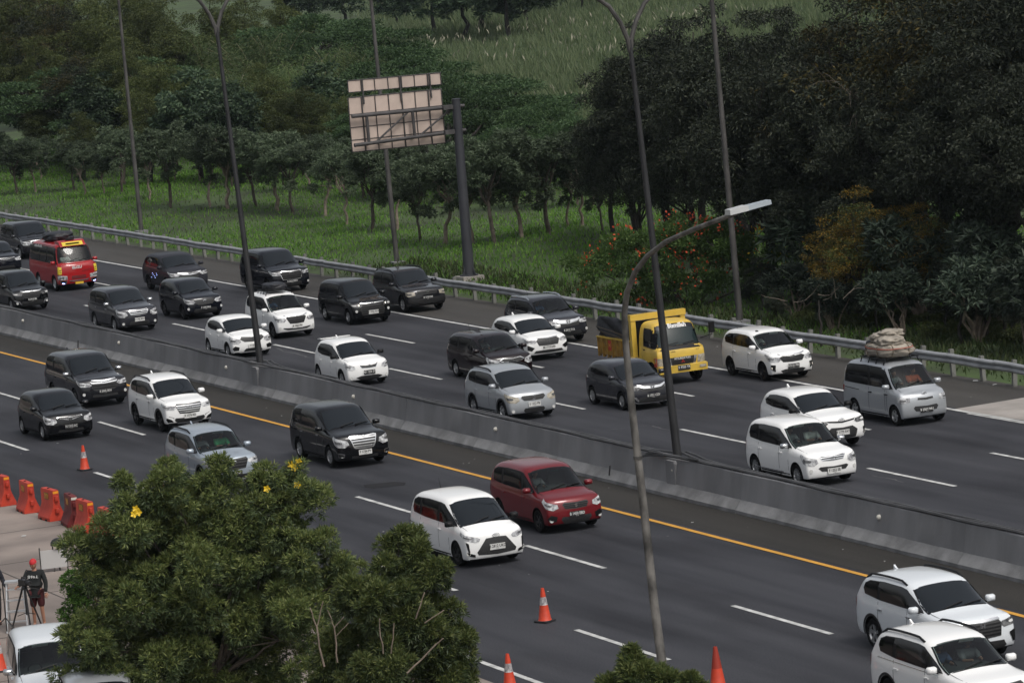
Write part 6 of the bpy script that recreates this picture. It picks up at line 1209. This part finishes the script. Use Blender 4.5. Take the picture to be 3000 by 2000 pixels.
rider(V23, -1, SHG, 'driver of the silver van with the roof bundle'); rider(V23, 1, SHO, 'passenger in orange in the silver van with the roof bundle')
rider(V32, -1, SHB, 'driver of the white car in the bottom right corner'); rider(V32, 1, SHG, 'passenger in the white car in the bottom right corner')
rider(V27, -1, SHG, 'driver of the silver crossover behind the near tree'); rider(V27, 1, SHGR, 'passenger in green in the silver crossover behind the near tree')
rider(V29, -1, SHG, 'driver of the dark red people carrier'); rider(V20, -1, SHW, 'driver of the white people carrier with lit fog lamps'); rider(V15, -1, SHB, 'driver of the grey crossover with silver roof rails'); rider(V14, -1, SHG, 'driver of the brown-black people carrier'); rider(V9, -1, SHB, 'driver of the white people carrier with the roof bag'); rider(VB, -1, SHW, 'driver of the red minibus')
for k in range(7):
    p, n = VCR.cast(VCR.Sd(-1), (VCR.xrr+.55+.13*k+.05*(k % 2), .62+.07*((k*3) % 4)))
    if p: MB().lathe([(0, -.01), (.009, -.01), (.008, .004), (0, .006)], 8, 'Y').build('blue_dot', LITB, VCR.root, loc=p+Vector((0, -.004, 0)))  # small glowing blue dots set on the door
# stepladder
lp = at(44, 1446); e = empty('stepladder', (lp.x, lp.y, .008), face+.25); tag(e, 'open aluminium stepladder beside the camera tripod', 'stepladder')
for s in (-1, 1):
    MB().tube([(.38, s*.26, 0), (.04, s*.20, 1.22)], .026, 6).build('front_rail', ALU, e); MB().tube([(-.42, s*.25, 0), (-.04, s*.20, 1.20)], .020, 6).build('rear_leg', ALU, e)
for k in range(4):
    z = .26+.26*k; x = .38-.34*z/1.22; w_ = .26-.06*z/1.22; MB().box((x-.05, -w_, z-.015), (x+.04, w_, z+.015)).build('tread', ALU, e)
MB().box((-.14, -.24, 1.21), (.14, .24, 1.25)).build('top_platform', ALU, e); MB().tube([(-.30, -.24, .4), (-.30, .24, .4)], .014, 5).build('rear_brace', ALU, e)
# tripod and camera
tp_ = at(66, 1452); e = empty('tripod', (tp_.x, tp_.y, .008), face); tag(e, 'black camera tripod in front of the person in the red cap', 'tripod'); TPM = mat('tripod_black', (.012, .012, .013), .5)
for k in range(3):
    q = 2*math.pi*k/3+.5; MB().tube([(.46*math.cos(q), .46*math.sin(q), .02), (.06*math.cos(q), .06*math.sin(q), 1.10)], [.020, .028], 6).build('leg', TPM, e); MB().tube([(.25*math.cos(q), .25*math.sin(q), .42), (0, 0, .50)], .010, 5).build('spreader', TPM, e)
MB().tube([(0, 0, .45), (0, 0, 1.16)], .028, 8).build('centre_column', TPM, e); MB().lathe([(0, 1.08), (.07, 1.08), (.08, 1.13), (.06, 1.18), (0, 1.18)], 12).build('head', TPM, e)
MB().tube([(.0, .05, 1.14), (-.30, .28, 1.02)], .012, 6).build('pan_handle', TPM, e)
cm_ = empty('video_camera', (tp_.x, tp_.y, 1.19), face+.9); tag(cm_, 'black video camera on the tripod', 'camera')
MB().box((-.16, -.07, 0), (.14, .07, .15)).build('camera_body', TPM, cm_); MB().lathe([(0, .14), (.055, .14), (.062, .20), (.062, .28), (.05, .285), (0, .27)], 14, 'X', (0, 0, .075)).build('lens', BLK, cm_, 40); MB().tube([(-.10, 0, .15), (-.08, 0, .21), (.08, 0, .21), (.10, 0, .15)], .014, 6).build('grip_handle', TPM, cm_); MB().box((-.22, .0, .10), (-.16, .05, .15)).build('viewfinder', TPM, cm_)
# second tripod leg at the frame edge and white notice panel with dark hood
q = at(18, 1468); e = empty('light_stand', (q.x, q.y, .008)); tag(e, 'black light stand leg beside the person at the left frame edge', 'stand')
for k in range(3): a = 2*math.pi*k/3+.3; MB().tube([(.6*math.cos(a), .6*math.sin(a), .01), (0, 0, .55)], .014, 5).build('leg', TPM, e)
MB().tube([(0, 0, .2), (0, 0, 1.5)], .016, 6).build('column', TPM, e)
q = at(126, 1312); e = empty('notice_panel', (q.x, q.y, .008), math.atan2(-q.y, -q.x)+.1); tag(e, 'small white notice panel on posts by the hedge', 'panel')
for s in (-1, 0, 1): MB().tube([(0, s*.36, 0), (0, s*.36, .68)], .02, 6).build('post', POLE, e)
MB().box((.022, -.35, .10), (.04, .35, .60)).build('board', mat('panel_white', (.42, .41, .40), .7), e)
q = at(138, 1310); e = empty('dark_hood', (q.x, q.y, .008), math.atan2(-q.y, -q.x)); tag(e, 'black rounded hood on a post behind the white notice panel', 'hood')
MB().tube([(0, 0, 0), (0, 0, .72)], .025, 6).build('post', POLE, e); b = MB(); b.lathe([(.20, 0), (.19, .08), (.14, .15), (.06, .19), (0, .195)], 14); b.build('hood_cap', BLK, e, 50, loc=(0, 0, .70))
# scraps of litter on road, verge and apron
LIT_ = mat('litter_white', (.5, .5, .48), .8); rnd = random.Random(3); lit = MB()
def scrap(p, s):
    q = [Vector((math.cos(a), math.sin(a), 0))*s*rnd.uniform(.5, 1.2) for a in (.3, 1.8, 3.4, 5)]
    lit.add([p+v+Vector((0, 0, .014+rnd.uniform(0, .03)*s*8)) for v in q], [(0, 1, 2, 3)])
for i in range(90):
    x = rnd.uniform(-150, -75); y = rnd.choice((rnd.uniform(46.8, 48.2), rnd.uniform(34.5, 46), rnd.uniform(63, 66), rnd.uniform(28, 34))); scrap(Vector((x, y, 0)), rnd.uniform(.015, .05))
for px, py in ((2240, 875), (1085, 808), (1420, 895), (2285, 884), (55, 1232), (1090, 833)): p = at(px, py); scrap(p, .12)
tag(lit.build('litter', LIT_), 'small pale scraps of litter scattered on the asphalt', 'litter', kind='stuff')
for px, py in ((330, 620),):
    pass
# ------------------------------------------------------------------ haze
b = MB(); b.box((-2150, -1050, -1.1), (900, 2150, 24.5)); hz = b.build('haze', mat('haze_air', (.6, .66, .72))); tag(hz, 'thin pale haze in the air over the whole place', 'haze', kind='stuff')
m = MATS['haze_air']; t = m.node_tree; t.nodes.remove(t.nodes['Principled BSDF']); pv = t.nodes.new('ShaderNodeVolumePrincipled'); pv.inputs['Color'].default_value = (.74, .86, .98, 1); pv.inputs['Density'].default_value = .00006; pv.inputs['Anisotropy'].default_value = .2
t.links.new(pv.outputs[0], t.nodes['Material Output'].inputs['Volume'])
bpy.data.scenes.remove(BENCH)
